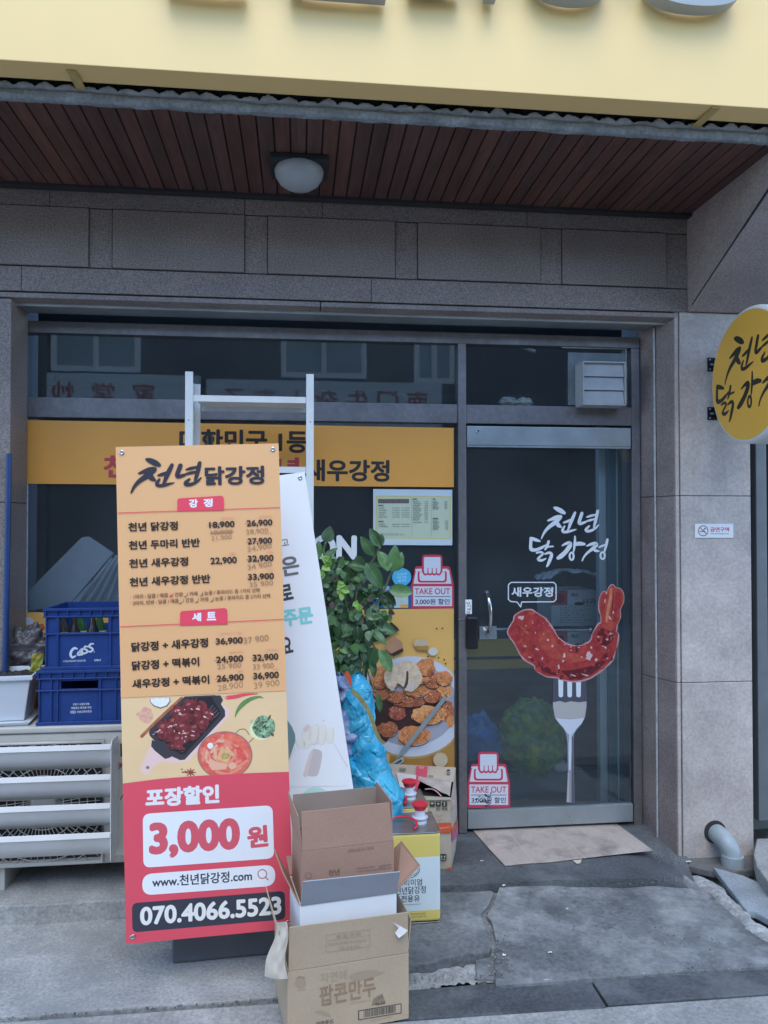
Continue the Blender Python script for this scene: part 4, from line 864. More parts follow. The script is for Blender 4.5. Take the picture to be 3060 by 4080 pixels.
# ============================================================ THE HOUSE ACROSS THE STREET (seen mirrored in the glass)
ob = thing("opposite_building", "dark brick building across the street with two pale shop signs, mirrored in the glass", "building", (0, -9.2, 0))
mb = MB(); mb.box(-9, 9, -10.2, -9.02, -.1, 5.0); mb.build("wall", mat("opposite_brick", (.07, .055, .05), .8, var=.2, vs=2), ob)
for (px0, py0, px1, py1) in ((205, 1395, 560, 1485), (1120, 1420, 1460, 1510), (1650, 1440, 1810, 1530)):
    p, q = Yp(px0, py0, 9), Yp(px1, py1, 9); mb = MB(); wf = .09; xm = (p.x+q.x)/2
    zt = q.z+1.1
    mb.box(p.x, p.x+wf, -9.02, -8.95, q.z, zt); mb.box(q.x-wf, q.x, -9.02, -8.95, q.z, zt); mb.box(xm-wf/2, xm+wf/2, -9.02, -8.95, q.z+wf, zt-wf); mb.box(p.x+wf, q.x-wf, -9.02, -8.95, q.z, q.z+wf); mb.box(p.x+wf, q.x-wf, -9.02, -8.95, zt-wf, zt)
    wn = mb.build("window", mat("opposite_frame", (.85, .85, .85), .5), ob); mb = MB(); mb.box(p.x+wf, q.x-wf, -9.03, -8.99, q.z+wf, zt-wf); mb.build("pane", mat("opposite_pane", (.30, .36, .38), .1), wn)
for (x0, x1, py0, py1, txt) in ((195, 800, 1490, 1585, "家常炒"), (825, 1755, 1515, 1700, "南门牛杂上京汤")):
    p, q = Yp(x0, py0, 9), Yp(x1, py1, 9); zlo = Yp(x0, py1, 9).z; mb = MB(); mb.box(p.x, q.x, -9.02, -8.85, zlo-.25, p.z); sg = mb.build("shop_sign", mat("opposite_sign", (.72, .80, .84), .5), ob)
    a = Art((0, -8.85, 0), (-1, 0, 0), ZU, .002); n = len(txt)
    a.uv = lambda u, v: (u, v)
    L = q.x-p.x
    for k, c in enumerate(txt):
        u0 = -(q.x)+L*(.30 if n == 3 else .06)+k*L*(.26 if n == 3 else .13); s_ = .36; vs, fs = font_mesh(c, .02)
        a.add([(u0+x*s_, p.z-.50+y*s_, l) for x, y, l in vs], fs, mat("opposite_red", (.42, .02, .025), .5))
    a.build("sign_lettering", sg)

# ============================================================ LEFT: OUTDOOR UNIT, CRATES, POT
D = lambda x, y, yy: Yp(*cp('D', x, y), yy)
ACW = mat("unit_ivory", (.50, .48, .44), .5, var=.08, vs=5, stain=[((.30, .26, .22), 8, .6, .8, .4)]); SLW = mat("louvre_white", (.70, .69, .67), .4, var=.05, vs=6)
YA = -.47
ac = thing("outdoor_unit", "ivory air conditioner outdoor unit with white slatted wind guard under the beer crates", "air conditioner", (-1.1, -.3, 0))
zt = D(400, 1128, YA).z; zb0 = D(400, 2025, YA).z; xR = D(790, 1500, YA).x+.16; xL = xR-.92
mb = MB(); mb.box(xL, xR, YA, -.12, zb0, zt-.03); mb.build("cabinet", ACW, ac, bevel=.012, seg=3)
mb = MB(); mb.box(xL-.006, xR+.006, YA-.008, -.112, zt-.028, zt); mb.build("top_cover", ACW, ac, bevel=.01, seg=3)
mb = MB(); mb.box(xL, xR, YA-.006, YA-.0005, zb0, zb0+.028); mb.build("base_trim", mat("unit_base", (.36, .32, .29), .6, var=.15, vs=10), ac, bevel=.003)
for x in (D(12, 2060, YA).x-.045, xR-.12):
    mb = MB(); mb.box(x, x+.05, YA+.02, -.14, .0, zb0); mb.build("foot", ACW, ac, bevel=.004)
fc = D(285, 1620, YA); fc.y = YA
mb = MB(); mb.box(fc.x-.30, fc.x+.245, YA-.004, YA-.001, fc.z-.26, fc.z+.255); o = mb.build("fan_opening", mat("fan_void", (.015, .016, .018), .7), ac)
mb = MB()
def inbox(p): return fc.x-.297 < p.x < fc.x+.242 and fc.z-.257 < p.z < fc.z+.252
for k in range(8):
    r = .05+.034*k; run = []
    for t in range(97):
        p = fc+V((r*math.cos(t*math.pi/48), -.009, r*math.sin(t*math.pi/48)))
        if inbox(p): run.append(p)
        else:
            if len(run) > 1: mb.tube(run, .0024, 6, cap=False)
            run = []
    if len(run) > 1: mb.tube(run, .0024, 6, cap=False)
for k in range(56):
    t = k*2*math.pi/56+.06; q = fc+V((.05*math.cos(t), -.010, .05*math.sin(t))); e = None
    for m_ in range(60):
        f_ = m_/59; r = .05+.33*f_; p = fc+V((r*math.cos(t+.3*f_), -.010, r*math.sin(t+.3*f_)))
        if inbox(p): e = p
        else: break
    if e: mb.tube([q, e], .0019, 5)
mb.lathe([(.052, 0), (.052, .008), (.04, .011), (0, .011)], fc+V((0, -.004, 0)), (0, -1, 0), 24)
mb.build("fan_grille", mat("grille_ivory", (.44, .43, .41), .5), ac, smooth=True)
fr_ = MB(); W_ = [(-.305, -.265), (.25, -.265), (.25, .26), (-.305, .26)]
fr_.tube([fc+V((x, -.006, z)) for x, z in W_+[W_[0]]], .011, 8); fr_.build("grille_frame", ACW, ac, smooth=True)
# wind guard: end plate and four curved slats
gx = D(728, 1500, YA-.10).x; gl = -2.0
gd = None
for k, yt in enumerate((1250, 1445, 1632, 1822)):
    z = D(700, yt, YA-.13).z; mb = MB()
    prof = [(YA-.128, z+.002), (YA-.134, z-.018), (YA-.126, z-.023), (YA-.118, z-.040), (YA-.108, z-.062), (YA-.092, z-.086), (YA-.068, z-.108), (YA-.036, z-.124)]
    back = [(y+.002, zz+.001) for y, zz in prof[::-1]]; mb.prism([(gl, y, zz) for y, zz in prof+back], (gx-gl-.002, 0, 0)); o = mb.build("guard_slat", SLW, ac); smooth_by_angle(o, 22)
mb = MB(); zA, zB = D(735, 1235, YA-.12).z, D(720, 2022, YA-.12).z
mb.prism([(gx, YA-.134, zA-.012), (gx, YA-.12, zA+.008), (gx, YA-.02, zA+.008), (gx, YA-.004, zA-.02), (gx, YA-.004, zB+.03), (gx, YA-.10, zB), (gx, YA-.134, zB+.02)], (.003, 0, 0))
for k in range(14): mb.lathe([(.004, 0), (.004, .0015)], V((gx+.003, YA-.03, zA-.05-k*.034)), (1, 0, 0), 8)
mb.build("guard_plate", SLW, ac)
a = Art((0, YA, 0), XU, ZU, .0012).use('D'); a.poly([(780, 1240), (830, 1240), (830, 1320), (782, 1325)], P_NAVY)
a.text("카", 768, 1412, 818, 1408, 48, mat("unit_red", (.35, .04, .06), .5), .03); a.stroke([(780, 1602, 5), (806, 1560, 7)], P_NAVY); a.build("printed_lettering", ac)

CRB = mat("crate_blue", (.010, .042, .19), .42, var=.10, vs=6, fine=.05, fs=90, stain=[((.03, .08, .25), 12, .6, .75, .5)])
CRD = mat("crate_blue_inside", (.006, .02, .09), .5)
def crate(label, x0, yf, z0, wdt, hgt, dep, win, lettering, name="beer_crate"):
    """wall panels around an open hand hole, ribs, double rim, all in one moulded body"""
    t = thing(name, label, "crate", (x0, yf, z0), "blue beer crates on the outdoor unit"); x1, y1, z1 = x0+wdt, yf+dep, z0+hgt; th = .006
    wx0, wx1, wz0, wz1 = win
    mb = MB()
    mb.box(x0, wx0, yf, yf+th, z0, z1); mb.box(wx1, x1, yf, yf+th, z0, z1); mb.box(wx0, wx1, yf, yf+th, z0, wz0); mb.box(wx0, wx1, yf, yf+th, wz1, z1)
    mb.box(x0, x0+th, yf+th, y1, z0, z1); mb.box(x1-th, x1, yf+th, y1, z0, z1); mb.box(x0+th, x1-th, y1-th, y1, z0, z0+hgt*.62); mb.box(x0+th, x1-th, y1-th, y1, z1-.05, z1); mb.box(x0+th, x1-th, yf+th, y1-th, z0, z0+th)
    for a_, b_ in ((0, wdt*.32), (wdt*.68, wdt)): mb.box(x0+max(a_, th), x0+min(b_, wdt-th), y1-th, y1, z0+hgt*.62, z1-.05)
    # rims and ribs
    for zz, hh in ((z1-.012, .012), (z1-.040, .006), (wz0-.008, .006), (z0, .014)):
        mb.box(x0-.010, x1+.010, yf-.010, yf, zz, zz+hh); mb.box(x0-.010, x0, yf, y1+.01, zz, zz+hh); mb.box(x1, x1+.010, yf, y1+.01, zz, zz+hh)
    for i in range(9):
        x = x0+wdt*i/8; mb.box(x-.0025, x+.0025, yf-.009, yf, z1-.034, z1-.012)
        y = yf+dep*i/8; mb.box(x0-.009, x0, y-.0025, y+.0025, z1-.034, z1-.012)
    for x in (x0+.004, x0+.055, wx0-.012, wx1+.012, x1-.055, x1-.004): mb.box(x-.003, x+.003, yf-.009, yf, z0+.014, z1-.04)
    for y in (yf+.06, yf+.12, yf+.18, yf+.24): mb.box(x0-.009, x0, y-.003, y+.003, z0+.014, z1-.04)
    mb.build("crate_body", CRB, t, bevel=.0012, seg=1)
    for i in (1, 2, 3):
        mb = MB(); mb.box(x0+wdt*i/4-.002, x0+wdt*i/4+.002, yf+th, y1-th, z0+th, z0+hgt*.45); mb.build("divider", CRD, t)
    a = Art((0, yf, 0), XU, ZU, .0010).use('D'); lettering(a); a.build("printed_lettering", t); return t
CW = mat("crate_white", (.58, .62, .68), .5)
YC = -.45
p = D(238, 1128, YC); z0 = zt+.0015; q = D(240, 768, YC)
def l2(a):
    a.text("빈용기 사용량 환불", 474, 994, 580, 990, 15, CW, .02); a.text("재활용은 환경을 위한", 460, 1018, 594, 1013, 15, CW, .02)
    for cx in (466, 482): a.stroke([(cx+8*math.cos(t*math.pi/5), 1036+7*math.sin(t*math.pi/5)) for t in range(10)], CW, 4, n=2, closed=True)
    a.text("자원순환보증금", 498, 1044, 596, 1038, 16, CW, .02)
wa, wb = D(395, 888, YC), D(636, 832, YC)
crate("lower blue beer crate with small white print and dark hand hole", p.x+.008, YC, z0, .385, q.z-z0, .30, (wa.x, wb.x, wa.z, wb.z), l2)
zc2 = q.z+.001; YC2 = -.44
def l1(a):
    S1 = CW
    for st in ([(500, 626, 10), (482, 622, 15), (464, 640, 17), (458, 665, 17), (470, 682, 14), (490, 672, 9)],
               [(515, 640, 9), (532, 628, 12), (528, 640, 12), (508, 652, 14), (506, 665, 13), (520, 664, 12), (534, 650, 12), (538, 662, 9)], [(534, 628, 12), (530, 665, 11)],
               [(568, 612, 9), (552, 612, 12), (546, 626, 12), (562, 634, 13), (566, 646, 12), (550, 656, 12), (540, 652, 8)],
               [(606, 594, 9), (588, 596, 12), (578, 612, 13), (596, 622, 13), (602, 634, 12), (586, 645, 13), (572, 642, 8)]): a.stroke(st, S1)
    a.ell((611, 646), 4, 4, S1, 8); a.text("4 STAR PREMIUM HANDLING", 410, 714, 556, 708, 13, S1, .01); a.text("500ml", 612, 708, 654, 704, 14, S1, .02)
p = D(285, 770, YC2); q = D(278, 365, YC2); wa, wb = D(388, 522, YC2), D(702, 425, YC2)
crate("upper blue beer crate with big white script lettering, green bottles inside", p.x+.006, YC2, zc2, .385, q.z-zc2, .30, (wa.x, wb.x, wa.z, wb.z), l1)
# bottles standing in the upper crate
BG = mat("bottle_green", (.03, .10, .035), .12, spec=.8); BB = mat("bottle_brown", (.05, .045, .04), .12, spec=.8); BL = mat("bottle_cap_white", (.6, .62, .62), .4)
def bottle(x, y, zbase, h, m, label):
    t = thing("beer_bottle", label, "bottle", (x, y, zbase), "bottles in the upper beer crate"); r = .031
    mb = MB(); mb.lathe([(r*.9, 0), (r, .01), (r, h*.56), (r*.93, h*.62), (r*.55, h*.76), (r*.42, h*.85), (r*.40, h*.96), (r*.47, h*.965), (r*.47, h*.985), (r*.36, h)], V((x, y, zbase)), (0, 0, 1), 24); smooth_by_angle(mb.build("glass_body", m, t), 50)
    mb = MB(); mb.lathe([(r*.99+.0006, h*.53), (r*.965+.0006, h*.595)], V((x, y, zbase)), (0, 0, 1), 24); mb.build("neck_label", BL, t)
for dx, yy, m, lab in ((480, -.36, BB, "dark clear beer bottle in the hand hole, second from the crate's left"), (602, -.36, BB, "dark clear beer bottle in the hand hole, right of the first dark one"), (524, -.27, BG, "green beer bottle behind the left dark bottle in the crate"), (646, -.27, BG, "green beer bottle behind the right dark bottle in the crate"), (410, -.30, BB, "dim beer bottle at the far left of the hand hole")):
    p = D(dx, 470, yy); bottle(p.x, yy, zc2+.008, (wb.z-zc2)+.005 if yy < -.3 else wb.z-zc2+.012, m, lab)

# white planter on the unit
POT = mat("planter_white", (.60, .64, .68), .35, var=.03, vs=6)
pt = thing("planter", "white square tapered planter with dark soil on the outdoor unit", "planter", (-1.22, -.38, zt))
def sq(cx, cy, hw, z, rot=.10):
    c, s = math.cos(rot), math.sin(rot); return [V((cx+(x*c-y*s)*hw, cy+(x*s+y*c)*hw, z)) for x, y in ((-1, -1), (1, -1), (1, 1), (-1, 1))]
rimp = D(238, 790, -.36); cxp, cyp = rimp.x-.128, -.345
ztop = D(120, 800, -.46).z; zs_ = zt+.0015
mb = MB(); rings = [(sq(cxp, cyp, .088, zs_+.018)), sq(cxp, cyp, .118, ztop-.022), sq(cxp, cyp, .130, ztop-.022), sq(cxp, cyp, .131, ztop), sq(cxp, cyp, .122, ztop), sq(cxp, cyp, .114, ztop-.03)]
vs = [[mb.bm.verts.new(p) for p in r] for r in rings]
for q, w_ in zip(vs, vs[1:]):
    for k in range(4): mb.bm.faces.new([q[k], q[(k+1) % 4], w_[(k+1) % 4], w_[k]])
mb.bm.faces.new(vs[0][::-1]); mb.build("pot", POT, pt, bevel=.006, seg=2)
mb = MB(); a_, b_ = sq(cxp, cyp, .108, zs_), sq(cxp, cyp, .12, zs_+.016); mb.hexa(a_+b_); mb.build("saucer", POT, pt, bevel=.004)
mb = MB(); mb.grid(lambda u, v: V((cxp+(u-.5)*.2, cyp+(v-.5)*.2, ztop-.018+.016*noise.noise(V((u*9, v*9, 3))))), 30, 30); mb.build("soil", mat("soil", (.035, .032, .028), .95, var=.5, vs=40), pt, recalc=False)

# blue pole, grey bag, snack packets
p, q = Yp(36, 1808, -.275), Yp(20, 2690, -.275)
tt = thing("blue_pole", "slim blue pole leaning against the left granite jamb", "pole", q)
mb = MB(); mb.tube([q-V((0, 0, .7)), q, p], .0135, 14); smooth_by_angle(mb.build("pole", mat("pole_blue", (.02, .055, .17), .4, var=.15, vs=10), tt))
def f(t): lumpy("bag", mat("bag_grey", (.085, .08, .085), .4, var=.3, vs=20), D(150, 660, -.17), .115, .06, .12, 4, t, .6, 50, 2.6)
inner("grey_bag", "crumpled dark grey plastic bag behind the white planter", "bag", f, D(150, 760, -.17))
def f(t):
    mb = MB()
    def g(u, v): c = D(238, 720, -.30); return c+V(((u-.5)*.05+(v-.5)*.01, noise.noise(V((u*4, v*4, 2)))*.012, (v-.5)*.09))
    mb.grid(g, 10, 10); mb.build("packet", [mat("packet_yellow", (.45, .28, .03), .35, vs=24, col2=(.05, .22, .04))], t, smooth=True, recalc=False)
inner("snack_packet", "yellow and green snack packet squeezed between planter and beer crates", "packet", f, D(238, 760, -.30))

# ============================================================ BANNERS
def banner_sheet(t, o, U, Vv, w_, h_, m, wave=.0):
    pts = [o, o+U*w_, o+U*w_+Vv*h_, o+Vv*h_]; mb = MB(); mb.slab(pts, -.0012); return mb.build("banner_sheet", m, t)
U1 = V((.9994, .0035, .0341)).normalized(); V1 = V((-.0342, .0356, .9988)).normalized(); O1 = V((-.6124, -1.1172, .0869))
BO = mat("banner_orange", ph(198, 158, 117), .42, var=.02, vs=2)
mb1 = thing("menu_banner", "tall orange and red menu banner with printed and hand corrected prices on a grey base", "banner", (-.3, -1.0, ZL))
banner_sheet(mb1, O1, U1, V1, .6, 1.8, BO)
def eyelet(t, p, n):
    mb = MB(); pr_ = [(.0062+.0035*math.cos(k*math.pi/4), .0012+.0025*math.sin(k*math.pi/4)) for k in range(9)]; mb.lathe(pr_, p, n, 18); mb.lathe([(.006, .0008), (0, .0008)], p, n, 14, 1); mb.build("eyelet", [CHROME, GROOVE], t, smooth=True)
a = Art(O1, U1, V1); N1 = a.N
# red lower part and picture strip first, then lettering
a.use('B')
CREAMP = pm("cream", 198, 176, 142, var=.05, vs=3)
def edge_u(y_): return 0
w6 = Art(O1, U1, V1)
def uvq(q): return [(u, v) for u, v in q]
vb = lambda crop, x, y: (a.use(crop), a.uv(x, y))[1]
v_top = vb('B', 850, 798)[1]; a.use('B')
arc = [a.uv(x, y) for x, y in ((165, 1575), (330, 1552), (500, 1532), (750, 1512), (1000, 1497), (1300, 1483), (1590, 1474))]
arc[0] = (0, arc[0][1]); arc[-1] = (.6, arc[-1][1])
vl, vr = a.uv(150, 826)[1], a.uv(1560, 766)[1]
a.add([(0, vl), (.6, vr)]+arc[::-1], [tuple(range(len(arc)+2))], CREAMP)
CLIPV = (vl, vr)
B_PAN = pm("pan", 52, 54, 62); B_PANI = pm("pan_inner", 34, 34, 40); B_RIB = pm("pan_rib", 84, 86, 94); B_BOARD = pm("board", 206, 176, 180); B_MEAT = mat("print_meat", (.16, .024, .028), .4, vs=38, col2=(.24, .045, .045), var=.35, stain=[((.05, .006, .01), 46, .58, .72, .8), ((.62, .40, .38), 90, .66, .74, .7)])
B_RD = pm("stew", 186, 76, 76, vs=30, col2=ph(206, 108, 90), var=.15); B_CAKE = pm("ricecake", 222, 128, 112); B_CAKE2 = pm("ricecake_pale", 228, 158, 138); B_TILE = pm("fishcake", 214, 158, 120, var=.15, vs=40); B_GREEN = mat("print_greens", ph(70, 110, 86), .5, vs=60, col2=ph(120, 160, 132), var=.4, stain=[(ph(40, 36, 40), 50, .55, .65, .8)]); B_WHITE = pm("bowl_white", 214, 216, 220, var=.08, vs=40)
a.poly([(400, 1230), (306, 1436), (312, 1476), (346, 1500), (380, 1486), (420, 1420), (500, 1385), (600, 1400), (720, 1380), (1075, 985), (1080, 930), (1010, 880)], B_BOARD)
a.ell((368, 1436), 16, 14, pm("board_hole", 128, 100, 100), 16)
a.stroke([(316, 1165, 30), (480, 1000, 26), (662, 832, 24)], pm("cinnamon", 140, 92, 66, var=.3, vs=80), n=2)
a.ell((350, 985), 75, 62, pm("garlic", 206, 164, 148, vs=60, col2=ph(180, 140, 128)), 30, .3, .4, 2)
a.poly([(384, 838), (562, 830), (568, 862), (540, 905), (480, 926), (420, 905), (390, 872)], pm("bowl_ring", 110, 104, 100)); a.poly([(390, 838), (556, 832), (556, 860), (530, 895), (480, 912), (425, 895), (396, 868)], B_WHITE)
for x, y in ((430, 868), (470, 880), (515, 868), (500, 848), (450, 848)): a.ell((x, y), 22, 18, P_WHITE, 12)
a.poly([(905, 812), (1000, 808), (1024, 850), (1002, 890), (930, 900)], B_PAN); a.poly([(405, 1195), (398, 1250), (430, 1290), (520, 1362), (560, 1350), (640, 1300)], B_PAN)
a.rquad([(690, 816), (1060, 812+150), (670, 1400), (352, 1128)], 40, B_PAN) if False else a.poly([(690, 818), (955, 806), (1040, 940), (1042, 990), (690, 1368), (650, 1372), (540, 1322), (386, 1160), (378, 1130), (392, 1100)], B_PAN)
a.poly([(722, 834), (925, 822), (1002, 950), (1000, 985), (690, 1322), (650, 1325), (430, 1150), (432, 1120)], B_PANI)
for k in range(7): a.stroke([(722+k*34, 840-k*2), (700+k*44, 890+k*10)] if k < 3 else [(880+k*18, 838+k*20), (842+k*18, 880+k*20)], B_RIB, 7, n=1)
rnd = random.Random(11)
for i, (x, y, rx, ry) in enumerate([(640, 960, 70, 62), (740, 905, 75, 55), (830, 930, 70, 60), (890, 980, 48, 62), (800, 1010, 80, 62), (700, 1000, 82, 60), (600, 1045, 72, 52), (510, 1100, 62, 70), (560, 1165, 90, 58), (690, 1090, 90, 58), (790, 1100, 80, 56), (730, 1160, 90, 55), (640, 1200, 80, 52), (850, 1060, 50, 60), (600, 1255, 50, 34), (500, 1150, 52, 58), (650, 1260, 60, 30)]): a.ell((x, y), rx, ry, B_MEAT, 22, rnd.uniform(-.5, .5), .5, i); a.stroke([(x+rx*.9*math.cos(t), y+ry*.9*math.sin(t), 3+9*math.sin(t)) for t in [(.05+.9*q/7)*math.pi for q in range(8)]], B_PANI, n=3); a.ell((x-rx*.25, y-ry*.35), rx*.28, ry*.2, mat("print_meat_light", (.42, .13, .12), .4, var=.3, vs=60), 10, -.4, .5, i)
G_H = pm("glaze", 214, 172, 178)
for i in range(34):
    x, y = rnd.choice([(760, 920), (900, 960), (600, 1110), (680, 1140), (470, 1110), (780, 1140), (640, 960), (690, 1200), (560, 1050)]); a.ell((x+rnd.gauss(0, 26), y+rnd.gauss(0, 22)), rnd.uniform(4, 15), rnd.uniform(3, 8), G_H, 9, rnd.uniform(-.8, .8), .8, i)
a.k = .0013
# stew bowl, clipped along the red arc by the red panel that is printed over it
a.stroke([(1130, 1145, 7), (1165, 1108, 8), (1215, 1105, 8), (1250, 1150, 7)], pm("handle", 120, 108, 92)); a.stroke([(1248, 1218, 8), (1290, 1180, 8)], pm("handle", 0, 0, 0), n=1)
a.ell((1040, 1328), 240, 208, pm("bowl_rim", 140, 104, 104), 44); a.ell((1040, 1328), 226, 196, B_RD, 44)
for i in range(46):
    t = rnd.uniform(0, 6.28); r = rnd.uniform(60, 190); x, y = 1040+r*math.cos(t), 1330+r*.85*math.sin(t); an = t+1.57+rnd.uniform(-.5, .5); L = rnd.uniform(30, 60)
    a.stroke([(x-L*math.cos(an), y-L*math.sin(an)*.85), (x+rnd.uniform(-8, 8), y+rnd.uniform(-8, 8)), (x+L*math.cos(an), y+L*math.sin(an)*.85)], rnd.choice((B_CAKE, B_CAKE, B_CAKE2, B_RD)), rnd.uniform(18, 30), n=3)
a.ell((912, 1246), 26, 26, B_WHITE, 16); a.ell((1105, 1420), 34, 30, B_CAKE2, 16)
a.poly([(905, 1355), (980, 1390), (1060, 1400), (1050, 1450), (930, 1460), (900, 1420)], B_CAKE2)
a.poly([(1012, 1256), (1112, 1300), (1062, 1398), (965, 1362)], B_TILE); a.ell((1042, 1335), 38, 30, pm("herb", 150, 140, 92, var=.3, vs=90), 14, 0, .5, 3)
a.k = .0013; a.ell((1350, 1110), 98, 88, pm("bowl_pale", 226, 206, 170), 30); a.ell((1378, 1082), 96, 100, B_GREEN, 30, 0, .12, 3)
for i in range(26): a.ell((1378+rnd.gauss(0, 45), 1085+rnd.gauss(0, 45)), rnd.uniform(10, 26), rnd.uniform(6, 13), rnd.choice((pm("herb_light", 136, 176, 148), pm("herb_dark", 54, 74, 62), pm("herb_brown", 80, 64, 62), B_GREEN)), 10, rnd.uniform(0, 3), .4, i)
a.stroke([(1060, 828, 34), (1130, 820, 34), (1220, 802, 24), (1325, 794, 8)], pm("chili_red", 196, 70, 90)); a.stroke([(1010, 818, 6), (1062, 828, 8)], pm("chili_stem", 170, 160, 110), n=1)
a.stroke([(1128, 1000, 4), (1150, 940, 26), (1200, 880, 40), (1270, 838, 32), (1340, 822, 18), (1372, 832, 6)], pm("chili_green", 84, 124, 76, var=.15, vs=30))
for k in range(8): t = k*.785; a.stroke([(742, 1478, 16), (742+44*math.cos(t), 1478+38*math.sin(t), 5)], pm("anise", 120, 66, 58), n=1)
for k in range(7): a.ell((690+rnd.gauss(0, 24), 1470+rnd.gauss(0, 14)), 10, 5, pm("anise", 0, 0, 0), 8, rnd.uniform(0, 3))
pic = a.build("printed_picture", mb1)
a = Art(O1, U1, V1, base=.0028); a.use('A')
a.add(arc+[(.6, .0), (0, .0)], [tuple(range(len(arc)+2))], mat("banner_red", ph(184, 72, 92), .42, var=.04, vs=2, stain=[((.50, .30, .32), 60, .72, .75, .5)]))
a.add([(0, vl-.001), (.6, vr-.001), (.6, vr+.035), (0, vl+.035)], [(0, 1, 2, 3)], BO)
lx = lambda x, y: (215+(x-733)*(835-215)/(1216-733), 188+(y-1491)*(494-188)/(1760-1491))
a.use('A', lx); k_ = 1.0
logo(a, P_NAVY, [[(x, y, w_*1.15) for x, y, w_ in s] for s in LOGO1]); a.use('A', None)
a.text("닭강정", 866, 424, 1384, 414, 164, P_NAVY, .036)
def tab(x0, x1, yt, yb, dy, txt, tx):
    a.poly([(x0, yb), (x0, yt+30+dy), (x0+6, yt+14+dy), (x0+22, yt+8+dy), (x1-30, yt-6), (x1-12, yt-2), (x1-2, yt+14), (x1, yb-dy*.9)], P_RED)
    for c, xa, xb, yb_ in tx: a.text(c, xa, yb_, xb, yb_-2, 74, P_WHITE, .045)
tab(626, 1032, 520, 648, 8, "", (("강", 728, 806, 618), ("정", 855, 935, 613)))
a.stroke([(112, 663), (1516, 616)], P_RED, 6, n=1)
MENU = [("천년 닭강정", 200, 826, 632, 812, 78), ("천년 두마리 반반", 205, 984, 824, 958, 78), ("천년 새우강정", 208, 1142, 722, 1122, 78), ("천년 새우강정 반반", 212, 1304, 914, 1272, 78)]
PR = [("18,900", 905, 803, 1126, 792, 62, 2), ("26,900", 1230, 788, 1454, 778, 62, 1), ("27,900", 1238, 945, 1450, 936, 62, 1), ("22,900", 915, 1118, 1145, 1107, 66, 0), ("32,900", 1240, 1098, 1464, 1088, 64, 1), ("33,900", 1242, 1256, 1468, 1244, 62, 1)]
HW = [("19,900", 920, 856, 1108, 846, 42, 2), ("21,900", 924, 908, 1100, 892, 42, 0), ("39,900", 1228, 858, 1418, 840, 50, 0), ("34,900", 1240, 1008, 1450, 972, 52, 0), ("34 900", 1240, 1158, 1450, 1126, 46, 0), ("35 900", 1255, 1308, 1460, 1288, 42, 0)]
PK = [("(한마리)", 1004, 722, 1120, 716, 26), ("(두마리)", 1330, 706, 1448, 700, 26), ("(중)", 1078, 1030, 1134, 1026, 30), ("(대)", 1410, 1010, 1458, 1006, 26), ("(대)", 1415, 1168, 1462, 1164, 26), ("(두마리)", 1365, 850, 1450, 846, 22)]
MB_ = [("닭강정 + 새우강정", 228, 430, 895, 388, 82), ("닭강정 + 떡볶이", 232, 592, 818, 554, 82), ("새우강정 + 떡볶이", 235, 752, 905, 710, 82)]
PRB = [("36,900", 962, 376, 1196, 362, 64, 1), ("24,900", 965, 536, 1200, 522, 66, 1), ("32,900", 1283, 520, 1506, 505, 66, 1), ("26,900", 970, 700, 1205, 684, 66, 1), ("36,900", 1288, 678, 1510, 664, 66, 1)]
HWB = [("37 900", 1205, 358, 1422, 330, 52, 0), ("25 900", 975, 580, 1182, 562, 42, 0), ("33 900", 1285, 582, 1466, 566, 44, 0), ("28.900", 980, 772, 1200, 738, 52, 0), ("39 900", 1295, 752, 1516, 722, 54, 0)]
PKB = [("(한마리 + 중)", 990, 284, 1194, 272, 28), ("(한마리)", 1076, 446, 1198, 438, 28), ("(두마리)", 1392, 428, 1508, 420, 28), ("(중)", 1148, 606, 1200, 602, 28), ("(대)", 1462, 586, 1510, 582, 26)]
for crop, menu, pr_, hw, pk in (('A', MENU, PR, HW, PK), ('B', MB_, PRB, HWB, PKB)):
    a.use(crop); a.k = .0030
    for m_ in menu: a.text(*m_, P_BLACK, .034)
    for t_, x0, y0, x1, y1, h_, st in pr_:
        a.text(t_, x0, y0, x1, y1, h_, P_BLACK, .026)
        for k in range(st): a.stroke([(x0-8-rnd.uniform(0, 10), y0-h_*(.46+.2*k)+rnd.uniform(-3, 3), 3), ((x0+x1)/2, (y0+y1)/2-h_*(.50+.16*k), 3.4), (x1-30+rnd.uniform(0, 30), y1-h_*(.5+.15*k), 2.6)], mat("print_ink", ph(70, 58, 50), .5), n=3)
    for t_, x0, y0, x1, y1, h_, st in hw:
        a.text(t_, x0, y0, x1, y1, h_, P_PENCIL, .004)
        for k in range(st): a.stroke([(x0-4, y0-h_*(.35+.2*k), 7), (x1, y1-h_*(.45+.2*k), 6)], P_PENCIL, n=1)
    for p_ in pk: a.text(*p_, P_PINK, .012)
a.use('A')
a.text("· 1마리 : 달콤 / 매콤   / 간장   / 카레   / 눈꽃 / 후라이드 중 1가지 선택", 220, 1412, 1342, 1352, 38, mat("print_brown", ph(104, 78, 62), .5), .022)
a.text("· 2마리, 반반 : 달콤 / 매콤   / 간장   / 카레   / 눈꽃 / 후라이드 중 2가지 선택", 220, 1468, 1434, 1400, 38, mat("print_brown", (0, 0, 0)), .022)
for x, y in ((570, 1384), (698, 1384), (838, 1374), (655, 1442), (796, 1432), (928, 1424)): a.stroke([(x-14, y+10, 5), (x, y+6, 8), (x+14, y-8, 4)], P_RED if x == 570 else mat("print_brown", (0, 0, 0)), n=3)
a.ell((574, 1380), 14, 8, P_RED, 10)
a.k = .0030; tab(650, 1062, 1496, 1642, 12, "", (("세", 754, 834, 1606), ("트", 882, 964, 1598)))
a.stroke([(130, 1652), (1548, 1587)], P_RED, 6, n=1)
a.use('C'); a.k = .0030
